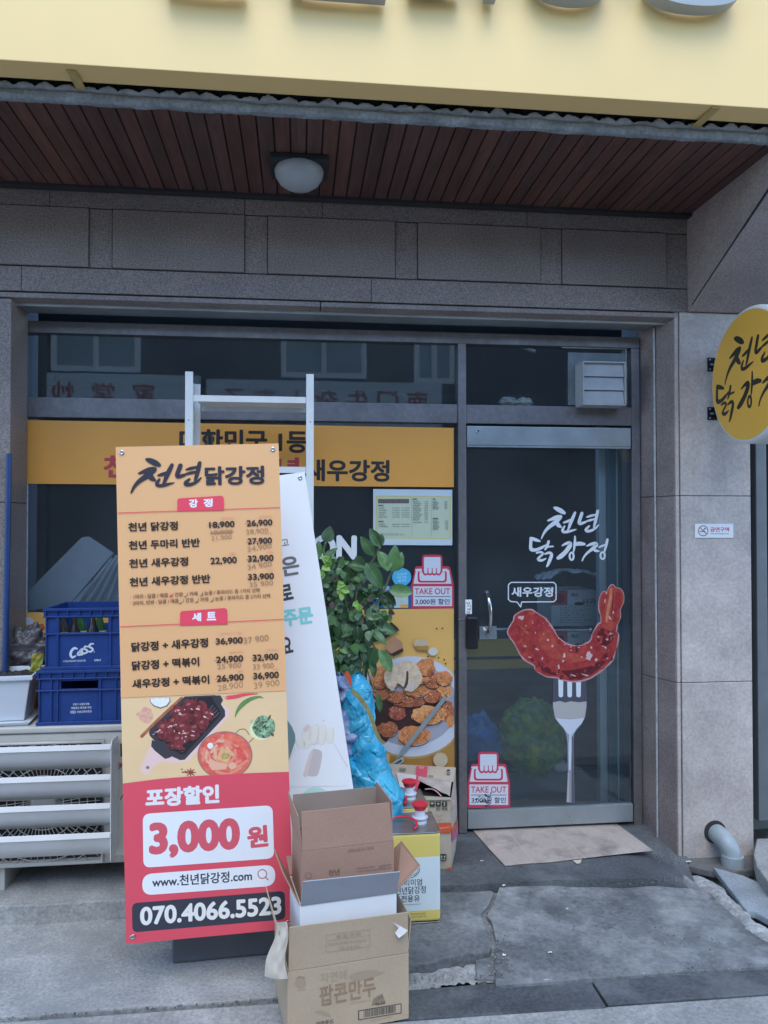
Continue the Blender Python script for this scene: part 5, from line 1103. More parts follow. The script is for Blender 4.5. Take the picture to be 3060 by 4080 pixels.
a.text("포장할인", 350, 474, 994, 434, 166, mat("print_lilac_white", ph(208, 204, 216), .42), .05)
PB = mat("print_pale_blue", ph(196, 212, 226), .42, var=.02, vs=3)
a.rquad([(326, 528), (1454, 452), (1468, 914), (332, 996)], 66, PB)
RB = mat("print_price_red", ph(178, 80, 98), .42)
a.text("3,000", 380, 924, 1174, 872, 318, RB, .052); a.text("원", 1238, 830, 1420, 810, 190, RB, .045)
a.k = .0030; a.rquad([(322, 1052), (1476, 968), (1478, 1152), (322, 1236)], 90, PB)
DN = mat("print_dark_navy", ph(40, 50, 66), .42)
a.text("www.천년닭강정.com", 408, 1170, 1276, 1110, 98, DN, .024)
a.stroke([(1365+38*math.cos(t*math.pi/8), 1050+38*math.sin(t*math.pi/8)) for t in range(16)], mat("print_dull_red", ph(150, 90, 104), .42), 9, n=2, closed=True); a.stroke([(1392, 1078), (1416, 1100)], mat("print_dull_red", (0, 0, 0)), 10, n=1)
a.k = .0030; a.rquad([(232, 1304), (1560, 1196), (1566, 1444), (236, 1558)], 50, mat("print_phone_black", ph(46, 52, 66), .42, stain=[((.25, .27, .3), 70, .73, .76, .6)]))
a.text("070.4066.5523", 303, 1500, 1532, 1400, 162, mat("print_phone_white", ph(200, 206, 214), .42), .036)
a.build("printed_lettering", mb1)
for u, v in ((.022, 1.778), (.578, 1.778), (.022, .022), (.578, .022)): eyelet(mb1, O1+U1*u+V1*v+N1*.0005, N1)
# stand: water filled foot, pole, arms with hooks
BASE = mat("base_plastic", (.105, .112, .125), .5, var=.12, vs=10)
b0 = Zp(684, 3844, ZL); b1 = Zp(1075, 3806, ZL)
dv = V((b1.x-b0.x, b1.y-b0.y, 0)).normalized(); dn = V((-dv.y, dv.x, 0)); bw = .46
mb = MB(); P_ = [b0+V((0, 0, .001)), b0+dv*bw+V((0, 0, .001)), b0+dv*bw+dn*.36+V((0, 0, .001)), b0+dn*.36+V((0, 0, .001))]
mb.prism(P_, (0, 0, .125)); mb.build("base", BASE, mb1, bevel=.012, seg=3)
pc = b0+dv*bw*.5+dn*.16; 
mb = MB(); mb.tube([pc+V((0, 0, .12)), V((O1.x+.28, O1.y+.075, 1.93))], .012, 12); mb.build("pole", BLACKP, mb1)
for v in (.022, 1.778):
    mb = MB(); c = O1+U1*.3+V1*v+V((0, .06, 0)); mb.tube([O1+U1*.022+V1*v-N1*.006, c, O1+U1*.578+V1*v-N1*.006], .005, 8); mb.build("arm", BLACKP, mb1)
mb = MB(); hk = O1+U1*.022+V1*.022; mb.tube(catmull([tuple(hk-N1*.004), tuple(hk+N1*.006+V((.001, 0, .004))), tuple(hk+N1*.009+V((.006, 0, .012))), tuple(hk+N1*.006+V((.010, 0, .006)))], 5), .0028, 8); mb.build("hook", CHROME, mb1, smooth=True)

# white banner leaning behind
th = R(8.6); U2 = V((math.cos(th), .05, math.sin(th))).normalized(); V2 = V((-math.sin(th), .045, math.cos(th))); V2 = (V2-U2*V2.dot(U2)).normalized()
TRC = Yp(1214, 1880, -.79); H2 = 1.74; O2 = TRC-U2*.6-V2*H2
wb2 = thing("white_banner", "white banner with black and teal lettering leaning sideways behind the orange menu banner", "banner", (O2.x+.3, O2.y, ZL))
banner_sheet(wb2, O2, U2, V2, .6, H2, mat("vinyl_white", ph(206, 222, 236), .42, var=.02, vs=2))
a = Art(O2, U2, V2); N2 = a.N; a.use('E')
WG = mat("print_grey2", ph(92, 98, 106), .45); WK = mat("print_black2", ph(58, 60, 68), .45)
a.text("고", 174, 780, 232, 770, 52, WG, .012); a.text("은", 178, 1034, 326, 1010, 158, WG, .03); a.text("로", 172, 1236, 272, 1216, 132, WK, .035); a.text("주문", 184, 1450, 438, 1416, 142, P_TEAL, .04); a.text("요", 176, 1676, 270, 1655, 138, WK, .03)
a.use('F')
HND = mat("print_hand", ph(206, 204, 206), .45, var=.04, vs=12); HNS = mat("print_hand_shadow", ph(182, 182, 190), .45); HSL = mat("print_slot", ph(166, 172, 182), .45)
a.poly([(60, 590), (95, 596), (140, 660), (170, 730), (172, 790), (110, 970), (60, 1000)], mat("print_deep_teal", ph(96, 130, 140), .45)); a.poly([(172, 850), (110, 975), (110, 1200), (640, 1190), (620, 1010), (500, 790), (300, 860)], mat("print_bag_white", ph(200, 216, 228), .45))
a.stroke([(505, 795, 5), (560, 890, 5), (640, 1020, 6)], HNS); a.stroke([(176, 850, 4), (112, 975, 4)], HNS, n=1)
for k, (x, y0, y1, wd) in enumerate(((272, 668, 780, 66), (345, 668, 790, 66), (412, 672, 795, 66), (486, 694, 790, 60))): a.stroke([(x+8, y0, wd*.85), (x, (y0+y1)/2, wd), (x-6, y1, wd*.9)], HNS, n=3); a.stroke([(x+5, y0+2, wd*.8), (x-3, (y0+y1)/2, wd*.92), (x-9, y1, wd*.8)], HND, n=3)
a.stroke([(205, 800, 60), (250, 830, 70), (290, 800, 50)], HND); a.poly([(245, 675), (285, 645), (305, 655), (285, 700), (245, 720)], HNS)
a.poly([(335, 860), (385, 870), (412, 910), (378, 1080), (330, 1105), (285, 1100), (285, 1070)], HSL, 3); a.poly([(300, 900), (335, 860), (290, 1040), (285, 1100), (240, 1095)], HNS, 2)
a.ell((352, 1300), 122, 100, mat("print_pale_teal", ph(150, 198, 200), .45)); a.ell((425, 606), 12, 6, HNS, 8, -.5)
a.build("printed_design", wb2)
for u in (.022, .578): eyelet(wb2, O2+U2*u+V2*(H2-.022)+N2*.0005, N2)
mb = MB(); mb.tube([O2+U2*.3+V2*.05+V((0, .05, 0)), O2+U2*.3+V2*(H2-.03)+V((0, .05, 0))], .011, 10); mb.build("pole", BLACKP, wb2)
mb = MB(); c = O2+U2*.3; mb.box(c.x-.2, c.x+.2, c.y-.02, c.y+.3, ZL+.001, max(c.z+.06, ZL+.1)); mb.build("base", BASE, wb2, bevel=.012)

# steel rack
rk = thing("steel_rack", "tall off white slotted steel rack standing behind the banners", "rack", (-.2, -.35, 0))
xa0, xa1 = Yp(738, 1480, -.5).x, Yp(1250, 1700, -.5).x; zt_ = Yp(740, 1480, -.5).z
def post(x, y, dirx, z1):
    mb = MB(); mb.box(x if dirx > 0 else x-.034, x+.034 if dirx > 0 else x, y, y+.0022, .002, z1); xx = x if dirx > 0 else x-.0022
    mb.box(xx, xx+.0022, y+.0022, y+.034, .002, z1); 
    for k in range(3):
        zz = z1-.22-.5*k; mb.box(x+.015*dirx-.003, x+.015*dirx+.003, y-.0006, y, zz, zz+.004, 1)
    mb.build("post", [CREAM, GROOVE], rk)
for x, d in ((xa0, 1), (xa1, -1)):
    post(x, -.5, d, zt_); mb = MB(); mb.box(x if d > 0 else x-.03, x+.03 if d > 0 else x, -.202, -.2, .002, zt_-.002); mb.box(x if d > 0 else x-.0022, x+.0022 if d > 0 else x, -.232, -.202, .002, zt_-.002); mb.build("post", CREAM, rk)
SHU = mat("shelf_brown", (.10, .06, .045), .7, var=.2, vs=12)
for i, z in enumerate((Yp(1000, 1590, -.5).z, Yp(1170, 1872, -.5).z, 1.30, .75, .2)):
    mb = MB(); mb.box(xa0+.036, xa1-.036, -.498, -.4966, z-.014, z+.014); mb.box(xa0+.036, xa1-.036, -.4966, -.204, z+.008, z+.0095); mb.box(xa0+.036, xa1-.036, -.2055, -.204, z-.014, z+.008); mb.box(xa0+.004, xa0+.0055, -.46, -.235, z-.014, z+.014); mb.box(xa1-.0055, xa1-.004, -.46, -.235, z-.014, z+.014)
    sh = mb.build("shelf", CREAM, rk)
    if i: mb = MB(); mb.box(xa0+.04, xa1-.04, -.494, -.207, z-.006, z+.0075); mb.build("shelf_board", SHU, sh)

# ============================================================ PLANTS
E_ = lambda x, y, yy: Yp(*cp('E', x, y), yy)
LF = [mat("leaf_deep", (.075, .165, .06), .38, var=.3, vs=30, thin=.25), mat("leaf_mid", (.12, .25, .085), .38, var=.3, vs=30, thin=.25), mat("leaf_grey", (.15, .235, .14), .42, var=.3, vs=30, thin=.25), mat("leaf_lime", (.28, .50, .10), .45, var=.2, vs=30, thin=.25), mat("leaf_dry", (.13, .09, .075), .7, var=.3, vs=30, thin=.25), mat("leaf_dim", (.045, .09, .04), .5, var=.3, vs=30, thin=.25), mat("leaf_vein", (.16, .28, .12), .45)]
def leaf(mb, b, t, wd, face, mi, curl=.12, fold=.25, vein=False, shape=0, n=8):
    b, t = V(b), V(t); ax = t-b; L = ax.length; ax.normalize(); s = ax.cross(V(face)).normalized(); nn = s.cross(ax).normalized(); rows = []
    for i in range(n+1):
        u = i/n
        wv = (math.sin(math.pi*min(u**.85, 1))**.75 if shape == 0 else (1-u)**.8*(1.6*min(u*5, 1)**.6))*wd/2
        c = b+ax*L*u-nn*curl*L*(u*u)+nn*.04*L*math.sin(u*9+wd*200)*.3
        rows.append((c+s*wv+nn*fold*wv, c+s*wv*.5+nn*fold*wv*.42, c, c-s*wv*.5+nn*fold*wv*.42, c-s*wv+nn*fold*wv))
    vs = [[mb.bm.verts.new(p) for p in r] for r in rows]
    for q, w_ in zip(vs, vs[1:]):
        for k in range(4):
            try: mb.bm.faces.new([q[k], q[k+1], w_[k+1], w_[k]]).material_index = mi
            except ValueError: pass
    if vein:
        for i in range(n):
            a_, b_ = rows[i], rows[i+1]; e = nn*.0009; h = s*.0014*(1-i/n*.7)
            mb.face([a_[2]+h+e, a_[2]-h+e, b_[2]-h*.8+e, b_[2]+h*.8+e], 6)
rnd = random.Random(21)
BIG = [((535, 745), (572, 618), 112, -.50, 2), ((468, 890), (478, 735), 84, -.46, 1), ((510, 882), (632, 788), 62, -.52, 0), ((600, 925), (585, 850), 60, -.46, 1), ((985, 785), (900, 632), 100, -.5, 0), ((985, 782), (1000, 680), 66, -.44, 2), ((930, 856), (832, 712), 104, -.52, 0), ((1050, 988), (978, 806), 116, -.52, 1), ((1082, 992), (1112, 785), 128, -.5, 1), ((1108, 986), (1158, 836), 110, -.46, 1), ((868, 918), (1002, 1128), 118, -.54, 0), ((1002, 942), (918, 920), 46, -.47, 2),
    ((1060, 1140), (1258, 1160), 112, -.50, 1), ((1000, 1172), (1104, 1272), 116, -.48, 5), ((862, 958), (722, 925), 124, -.47, 0), ((785, 862), (842, 972), 112, -.45, 0), ((795, 1150), (908, 1272), 122, -.46, 0), ((1008, 1322), (1022, 1418), 96, -.48, 1), ((930, 1430), (1108, 1482), 112, -.46, 0), ((915, 1472), (1042, 1596), 72, -.52, 0), ((970, 1640), (1096, 1824), 118, -.58, 1), ((942, 1610), (876, 1806), 138, -.52, 0), ((700, 1418), (702, 1532), 84, -.52, 2), ((800, 1440), (798, 1562), 92, -.52, 5), ((900, 1480), (888, 1560), 76, -.54, 2), ((700, 1560), (760, 1800), 92, -.5, 2), ((1000, 1500), (1128, 1478), 52, -.42, 5), ((905, 1700), (940, 1870), 70, -.5, 0), ((560, 1010), (500, 1110), 90, -.46, 0), ((660, 980), (760, 1060), 90, -.44, 0), ((1180, 860), (1150, 880), 34, -.45, 1),
    ((955, 2000), (1000, 2160), 66, -.5, 0)]
fp = thing("rubber_plant", "tall green plant with big broad leaves beside the take out sticker", "plant", E_(800, 2300, -.5)*1.0)
fp.location = (E_(800, 1500, -.5).x, -.48, ZL)
mb = MB()
for (b, t, wd, yy, mi) in BIG:
    dep = rnd.uniform(-.045, .02); B_, T_ = E_(*b, yy), E_(*t, yy+dep); L = (T_-B_).length; wm_ = wd*.4822/FPX*3.5
    face = V((rnd.uniform(-.45, .45), -1, rnd.uniform(-.05, .6))); leaf(mb, B_, T_, wm_*rnd.uniform(.86, 1.05), face, mi, rnd.uniform(.04, .34), rnd.uniform(.12, .55), True, n=12)
mb.build("foliage", LF, fp, smooth=True, recalc=False)
mb = MB()
STG = mat("stem_green", (.13, .17, .08), .6, var=.25, vs=30); STB = mat("stem_bark", (.12, .09, .07), .8, var=.3, vs=30)
for pth, r in (([(985, 780), (935, 880), (868, 975), (800, 1100), (780, 1300), (790, 1600), (790, 2000), (790, 2300)], .0055), ([(1075, 985), (1035, 1100), (985, 1210), (930, 1360), (870, 1600), (830, 2000), (800, 2300)], .006), ([(535, 745), (520, 850), (600, 1000), (690, 1200), (740, 1500), (780, 2300)], .005), ([(930, 856), (935, 885)], .003), ([(700, 1180), (770, 1060), (800, 1000)], .004), ([(960, 1640), (900, 1560), (860, 1500)], .004), ([(690, 1420), (760, 1400), (800, 1440)], .003), ([(850, 1600), (880, 1800), (920, 1930), (955, 2002)], .0028), ([(905, 1640), (935, 1620), (972, 1642)], .003), ([(800, 1300), (900, 1400), (1000, 1330), (1010, 1322)], .003), ([(1000, 1180), (1040, 1150), (1062, 1141)], .003)):
    P_ = [E_(x, y, -.47) for x, y in pth]
    P_ = [V((p.x, p.y, max(p.z, ZL+.15))) for p in P_]
    mb.tube(catmull([tuple(p) for p in P_], 4), r, 8)
mb.build("stem", STG, fp, smooth=True)
pcx = E_(790, 2300, -.47).x
mb = MB(); mb.lathe([(.10, 0), (.135, .22), (.145, .22), (.145, .25), (.13, .25), (.125, .21), (0, .21)], V((pcx, -.40, .002)), (0, 0, 1), 32); mb.build("pot", mat("terracotta", (.22, .09, .05), .8, var=.15, vs=12), fp, smooth=False)
iv = thing("ivy", "bushy ivy with small grey green and lime leaves climbing round the rubber plant's stems", "plant", (pcx-.02, -.46, .2))
mb = MB(); n_ = 0
def inside(x, y):
    l = 492+(y-900)*.128 if y < 1866 else 620
    r = 700+(y-900)*.9 if y < 1020 else (860+(y-1020)*1.0 if y < 1200 else (1060+ (y-1200)*.5 if y < 1310 else max(870, 1110-(y-1310)*.75)))
    return l-60 < x < r
while n_ < 600:
    x, y = rnd.uniform(430, 1130), rnd.uniform(880, 2000)
    if not inside(x, y): continue
    layer = rnd.random(); yy = -.36-.16*layer; s_ = rnd.uniform(34, 76)*(1.3 if y > 1350 else .85)*.4822/FPX*3.5
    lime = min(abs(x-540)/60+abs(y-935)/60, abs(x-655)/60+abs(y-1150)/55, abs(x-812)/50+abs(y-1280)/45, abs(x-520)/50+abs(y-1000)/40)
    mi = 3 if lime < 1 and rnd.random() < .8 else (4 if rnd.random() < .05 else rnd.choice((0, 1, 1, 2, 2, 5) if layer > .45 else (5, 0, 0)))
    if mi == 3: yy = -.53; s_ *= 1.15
    c = E_(x, y, yy); an = rnd.gauss(-math.pi/2, .8); d = V((math.cos(an), rnd.uniform(-.5, .3), math.sin(an))).normalized()
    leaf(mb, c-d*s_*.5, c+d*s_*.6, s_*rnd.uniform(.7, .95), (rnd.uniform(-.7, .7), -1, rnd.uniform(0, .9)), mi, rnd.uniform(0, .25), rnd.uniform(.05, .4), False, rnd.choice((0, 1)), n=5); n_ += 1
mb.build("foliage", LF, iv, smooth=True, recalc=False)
mb = MB()
for k in range(14):
    x0 = rnd.uniform(560, 900); P_ = [E_(x0+rnd.gauss(0, 40), y, -.42+rnd.uniform(-.04, .04)) for y in (980+rnd.uniform(0, 300), 1250+rnd.uniform(0, 150), 1550, 1850)]+[V((pcx, -.42, .25))]
    mb.tube(catmull([tuple(p) for p in P_], 4), .0022, 5)
mb.build("vine", STB, iv, smooth=True)

# ============================================================ BLUE BAG
BAGB = mat("film_blue", (.02, .42, .72), .22, vs=4, col2=(.12, .62, .80), var=.12, spec=.75, thin=.3, stain=[((.02, .17, .45), 4, .54, .7, .75), ((.50, .78, .82), 9, .62, .76, .55)])
bb = thing("blue_bag", "tall bulging light blue plastic bag with a yellow strap, leaning beside the white banner", "bag", (.42, -.62, ZL))
F_ = lambda x, y, yy: Yp(*cp('F', x, y), yy)
SEC = [(185, 700, 770), (225, 660, 815), (300, 540, 848), (400, 530, 868), (550, 545, 888), (680, 570, 900), (800, 600, 938), (950, 620, 1002), (1100, 650, 1062), (1250, 690, 1132), (1400, 730, 1130), (1569, 760, 1116), (1760, 760, 1120), (1880, 770, 1100)]
def bagf(u, v):
    k = v*(len(SEC)-1); i = min(int(k), len(SEC)-2); f = k-i; 
    y = SEC[i][0]*(1-f)+SEC[i+1][0]*f; l = SEC[i][1]*(1-f)+SEC[i+1][1]*f; r = SEC[i][2]*(1-f)+SEC[i+1][2]*f
    YB = -.575
    A_, B_ = F_(l, y, YB), F_(r, y, YB); c = (A_+B_)/2; rx = (B_-A_).length/2; t = u*2*math.pi
    ry = min(.11, rx*.9+.015); d = V((math.cos(t), math.sin(t), 0)); p = c+V((rx*d.x, ry*d.y, 0))
    if p.z < ZL+.004: p.z = ZL+.004
    q = V((p.x*1.0+p.z*.9, p.y, p.z*1.0-p.x*.6)); 
    dg = V((p.x*.8+p.z*.5, p.y, p.z*.8-p.x*.5)); wv = .25*noise.noise(p*6)
    wr = abs(noise.noise(V((dg.x*7+wv, dg.y*4, dg.z*10+3))))*.050+abs(noise.noise(V((dg.x*8+wv*2, dg.y*6, dg.z*24))))*.018+abs(noise.noise(V((dg.x*40, dg.y*20, dg.z*44+9))))*.0035+noise.noise(p*3.2)*.03
    e = V((dg.x*1.5, dg.y*.8, dg.z*.75)); e2 = V((p.x*.7+p.z*.9, p.y, (p.z*.7-p.x*.9)*1.6))
    cr_ = crumple(e, 8, 1)*.6+crumple(e2, 14, 5)*.38+crumple(e2, 34, 7)*.22+crumple(e2, 80, 9)*.12
    return p+V((d.x*.6, d.y, .1*d.y))*(cr_+noise.noise(p*4)*.012-.002)
mb = MB(); mb.grid(bagf, 150, 200, wrap=True); smooth_by_angle(mb.build("bag_film", BAGB, bb, smooth=True, recalc=False), 50)
st = [(672, 335), (740, 400), (800, 480), (850, 580), (885, 690), (930, 780), (972, 812)]
mb = MB(); P_ = catmull([tuple(F_(x, y, -.70+i*.004)) for i, (x, y) in enumerate(st)], 5); n = len(P_)
L_ = []
for i, p in enumerate(P_):
    p = V(p); t_ = (V(P_[min(i+1, n-1)])-V(P_[max(i-1, 0)])).normalized(); s_ = t_.cross(V((0, 1, 0))).normalized(); hw = .0105*(1-.35*i/n); L_.append((p-s_*hw+V((0, .004, 0)), p+s_*hw))
vs = [[mb.bm.verts.new(q) for q in r] for r in L_]
for q, w_ in zip(vs, vs[1:]): mb.bm.faces.new([q[0], q[1], w_[1], w_[0]])
mb.build("strap", mat("strap_yellow", (.36, .31, .13), .5, var=.2, vs=30), bb, recalc=False)
tip = thing("orange_film", "small orange plastic flap sticking up from the blue bag's top", "plastic", F_(640, 290, -.66))
mb = MB(); A_ = [F_(x, y, -.67) for x, y in ((606, 200), (636, 160), (664, 205), (680, 300), (660, 305), (640, 250))]; mb.slab(A_, .004); mb.build("flap", mat("film_orange", (.65, .10, .04), .3), tip)
pb = thing("pale_bag", "lilac blue crumpled bag between white banner and blue bag", "bag", F_(600, 400, -.60))
def pbf(u, v):
    yv = 190+v*700; c = F_(560+v*40, yv, -.60); t = u*2*math.pi; rx, ry = (.045+.02*v)*(.55+.45*math.sin(min(1, v*5)*math.pi/2)), .05; d = V((math.cos(t), math.sin(t), 0)); p = c+V((rx*d.x, ry*d.y, 0)); return p+d*(crumple(p, 16, 2)*1.2+crumple(p, 40, 6)*.9)
mb = MB(); mb.grid(pbf, 50, 60, wrap=True); mb.build("bag_film", mat("film_lilac", (.14, .22, .42), .35, vs=14, col2=(.34, .34, .44), var=.3, stain=[((.40, .16, .12), 16, .62, .72, .5)]), pb, smooth=True, recalc=False)

# ============================================================ CARTONS AND CANS
KR = mat("cardboard_kraft", (.36, .215, .15), .8, var=.07, vs=5, fine=.06, fs=160, stain=[((.27, .18, .13), 4, .56, .78, .4)])
KT = mat("cardboard_tan", (.44, .335, .225), .8, var=.06, vs=4, fine=.05, fs=160, stain=[((.33, .25, .165), 3, .56, .8, .35)])
KI = mat("cardboard_inside", (.30, .23, .18), .85, var=.08, vs=6)
KE = mat("cardboard_edge", (.50, .38, .28), .9)
WB = mat("carton_white", (.80, .80, .80), .6, var=.04, vs=5); WB_SHADE = mat("carton_white_shaded", (.36, .37, .41), .8, var=.06, vs=6)
G_ = lambda x, y: cp('G', x, y)
yaw = R(9.4); UB, WBk = V((math.cos(yaw), math.sin(yaw), 0)), V((-math.sin(yaw), math.cos(yaw), 0)); NB = -WBk; ZUp = V((0, 0, 1))
ZB0 = -.0795
BRc = Zp(1629, 4060, ZB0)
def onf(x, y, back=0.0):
    px, py = G_(x, y); return PLp(px, py, BRc+WBk*back, NB)
fl_, frr = onf(214, 1600), onf(1216, 1452)
wdt = (onf(1216, 1452)-onf(214, 1600)).dot(UB); hgt = ((fl_.z+frr.z)/2)-ZB0
BL0 = V(((BRc-UB*wdt).x, (BRc-UB*wdt).y, ZB0+.001)); hgt = hgt-.001
bc = thing("dumpling_carton", "large tan cardboard carton with brown lettering and barcode, lowest of the open stack", "carton", BL0)
DEP = .31; T_ = .004
def panel(mb, o, a_, b_, t_=T_, mi=0):  # panel spanned by a_, b_, thickness inwards
    n = V(a_).cross(V(b_)).normalized()*t_; mb.obox(o, a_, b_, -n, mi)
mb = MB()
panel(mb, BL0, UB*wdt, ZUp*hgt); mb.obox(BL0+WBk*T_, WBk*(DEP-T_), UB*T_, ZUp*hgt); mb.obox(BL0+UB*(wdt-T_)+WBk*T_, WBk*(DEP-T_), UB*T_, ZUp*hgt); mb.obox(BL0+WBk*(DEP-T_)+UB*T_, UB*(wdt-2*T_), WBk*T_, ZUp*hgt); mb.obox(BL0+UB*T_+WBk*T_, UB*(wdt-2*T_), WBk*(DEP-2*T_), ZUp*T_)
mb.build("carton_body", KT, bc, bevel=.0012, seg=1)
ftl, ftr = onf(224, 1222), onf(1200, 1104)
mb = MB(); f0 = BL0+ZUp*(hgt+.0015)+UB*.003; tilt = V((0, 0, 0))
ftl2 = f0+ZUp*(ftl.z-f0.z)+NB*.010; ftr2 = f0+UB*(wdt-.008)+ZUp*(ftr.z-f0.z)+NB*.006
mb.slab([f0, f0+UB*(wdt-.004), ftr2, ftl2], -.004); mb.build("front_flap", KT, bc, bevel=.001, seg=1)
mb = MB(); s0 = BL0+ZUp*(hgt+.001)+WBk*.004; hfl = ftl.z-f0.z-.004
mb.slab([s0, s0+WBk*(DEP-.01), s0+WBk*(DEP-.01)+ZUp*hfl-UB*.035, s0+ZUp*(hfl-.012)-UB*.030], .004); mb.build("side_flap", KT, bc, bevel=.001, seg=1)
mb = MB(); s1 = s0+UB*(wdt-.004); mb.slab([s1, s1+WBk*(DEP-.01), s1+WBk*(DEP-.01)+ZUp*hfl*.8+UB*.02, s1+ZUp*hfl*.8+UB*.012], .004); mb.build("side_flap", KT, bc, bevel=.001, seg=1)
# torn sheet hanging from the left flap
def torn(u, v):
    a_ = onf(205, 1195, -.004); b_ = onf(150, 1190, .02)
    px = 212-u*(88+105*v**1.2)+14*math.sin(v*7); py = 1185+v*470+26*u*(1-v)-18*u+60*u*v*(1-u)
    return onf(px, py, -.012+.05*u-.018*math.sin(u*3.1)*(1+v)+.008*noise.noise(V((u*4, v*5, 2))))
mb = MB(); mb.grid(torn, 16, 24); mb.build("torn_sheet", mat("torn_paper", (.54, .47, .38), .85, var=.06, vs=9), bc, smooth=True, recalc=False)
mb = MB(); pp = [onf(x, y, -.014) for x, y in ((1090, 1192), (1150, 1222), (1205, 1244), (1180, 1272), (1160, 1285), (1130, 1308), (1108, 1280), (1136, 1240))]
for i in range(2, 6): pp[i] = pp[i]+NB*.012
vv = [mb.bm.verts.new(p) for p in pp]; mb.bm.faces.new(vv); mb.build("torn_label", mat("torn_white", (.62, .6, .58), .8), bc, recalc=False)
a = Art(BL0, UB, ZUp, .0008).use('G')
BRN = mat("carton_ink", (.30, .20, .125), .85, var=.15, vs=40); BRN2 = mat("carton_ink_pale", (.36, .27, .18), .85); BKI = mat("carton_black", (.05, .045, .045), .8)
def hand(txt, *q, b=.02): a.text(txt, *q, BRN, b)
hand("팝콘만두", 484, 1892, 950, 1800, 172, b=.028); a.text("자연애", 490, 1700, 708, 1664, 84, BRN2, .004)
a.poly([(728, 1640), (780, 1608), (880, 1588), (960, 1594), (1022, 1606), (960, 1632), (880, 1655), (800, 1674), (740, 1665)], BRN2, 4); a.poly([(440, 1938), (480, 1918), (520, 1925), (560, 1945), (575, 1972), (520, 1962), (470, 1945)], BRN2, 4)
a.ell((326, 1694), 46, 42, BRN2, 20, 0, .15, 2); a.stroke([(296, 1655), (326, 1640), (358, 1652)], BRN, 8); a.text("자연식품", 292, 1762, 366, 1752, 14, BRN2, 0)
a.poly([(930, 1820), (1000, 1780), (1030, 1855), (912, 1880)], mat("carton_photo", (.25, .18, .12), .8, var=.3, vs=60))
a.text("팝콘처럼 한입에 쏙 들어가는 만두", 735, 1868, 905, 1842, 14, BRN2, 0); a.text("제품정보", 940, 1880, 1025, 1868, 18, BKI, .02)
q = [(802, 1920), (1160, 1860), (1160, 1942), (803, 2000)]; a.poly(q, BKI); a.poly([(810, 1926), (1153, 1868), (1153, 1936), (811, 1992)], KT)
rb = random.Random(4); x = 848
while x < 1112: wd = rb.choice((2, 3, 5, 7)); yo = (x-802)*-.166; a.poly([(x, 1928+yo), (x+wd, 1928+yo-wd*.166), (x+wd, 1986+yo-wd*.166), (x, 1986+yo)], BKI); x += wd+rb.choice((2, 3, 5))
a.text("8 801234 567890", 900, 2010, 1090, 1976, 12, BRN2, 0)
a.text("자연푸드", 452, 2052, 600, 2026, 38, BKI, .01); a.build("printed_lettering", bc)
a = Art(f0-ZUp*0, UB, (ftl2-f0).normalized(), .0008).use('G')
for p0, p1 in (((540, 1298), (900, 1250)), ((540, 1440), (900, 1392)), ((540, 1298), (540, 1440)), ((900, 1250), (900, 1392)), ((540, 1345), (900, 1297))): a.stroke([p0, p1], BRN2, 3, n=1)
a.text("취 급 주 의", 620, 1328, 820, 1302, 30, BRN2, .01); a.text("던지거나 충격을 주지 마십시오", 560, 1392, 870, 1352, 28, BRN2, 0); a.text("식품 전용 박스", 640, 1420, 820, 1398, 24, BRN2, 0); a.build("printed_lettering", bc)

# white box standing inside the big carton, its flaps open outwards
bk = .030
wfl, wfr = onf(325, 1045, bk), onf(1120, 956, bk)
WW = (wfr-wfl).dot(UB); zfold = (wfl.z+wfr.z)/2; WO = V((wfl.x, wfl.y, ZB0+.0065)); WD = .225; WHt = zfold-WO.z
WO = WO-UB*0
wx = thing("white_box", "white cardboard box with front flap coloured as if shaded, standing inside the dumpling carton", "box", WO)
mb = MB(); panel(mb, WO, UB*WW, ZUp*WHt); mb.obox(WO+WBk*T_, WBk*(WD-T_), UB*T_, ZUp*WHt); mb.obox(WO+UB*(WW-T_)+WBk*T_, WBk*(WD-T_), UB*T_, ZUp*WHt); mb.obox(WO+WBk*(WD-T_)+UB*T_, UB*(WW-2*T_), WBk*T_, ZUp*WHt); mb.obox(WO+UB*T_+WBk*T_, UB*(WW-2*T_), WBk*(WD-2*T_), ZUp*T_)
mb.build("box_body", WB, wx, bevel=.0015, seg=1)
mb = MB(); c0 = WO+ZUp*(WHt+.001); gl_, gr_ = onf(346, 850, bk-.055), onf(1148, 768, bk-.055)
mb.slab([c0, c0+UB*WW, gr_, gl_], .0035); mb.build("front_flap", WB_SHADE, wx, bevel=.0008, seg=1)  # white board; the shade on its outer face is put into the grey
mb = MB(); c1 = c0+UB*WW; r1, r2 = onf(1316, 726, .10), onf(1160, 522, .235)
mb.slab([c1+WBk*.004, r1, r2, c1+WBk*WD], .004); mb.build("side_flap", KR, wx, bevel=.001, seg=1)
mb = MB(); l1_, l2_ = onf(186, 782, .09), onf(110, 576, .24); mb.slab([c0+WBk*.004, l1_, l2_, c0+WBk*WD], .004); mb.build("side_flap", KR, wx, bevel=.001, seg=1)
mb = MB(); c2 = c0+WBk*WD; mb.slab([c2, c2+UB*WW, c2+UB*WW+ZUp*.03+WBk*.09, c2+ZUp*.03+WBk*.09], .004); mb.build("back_flap", KR, wx, bevel=.001, seg=1)

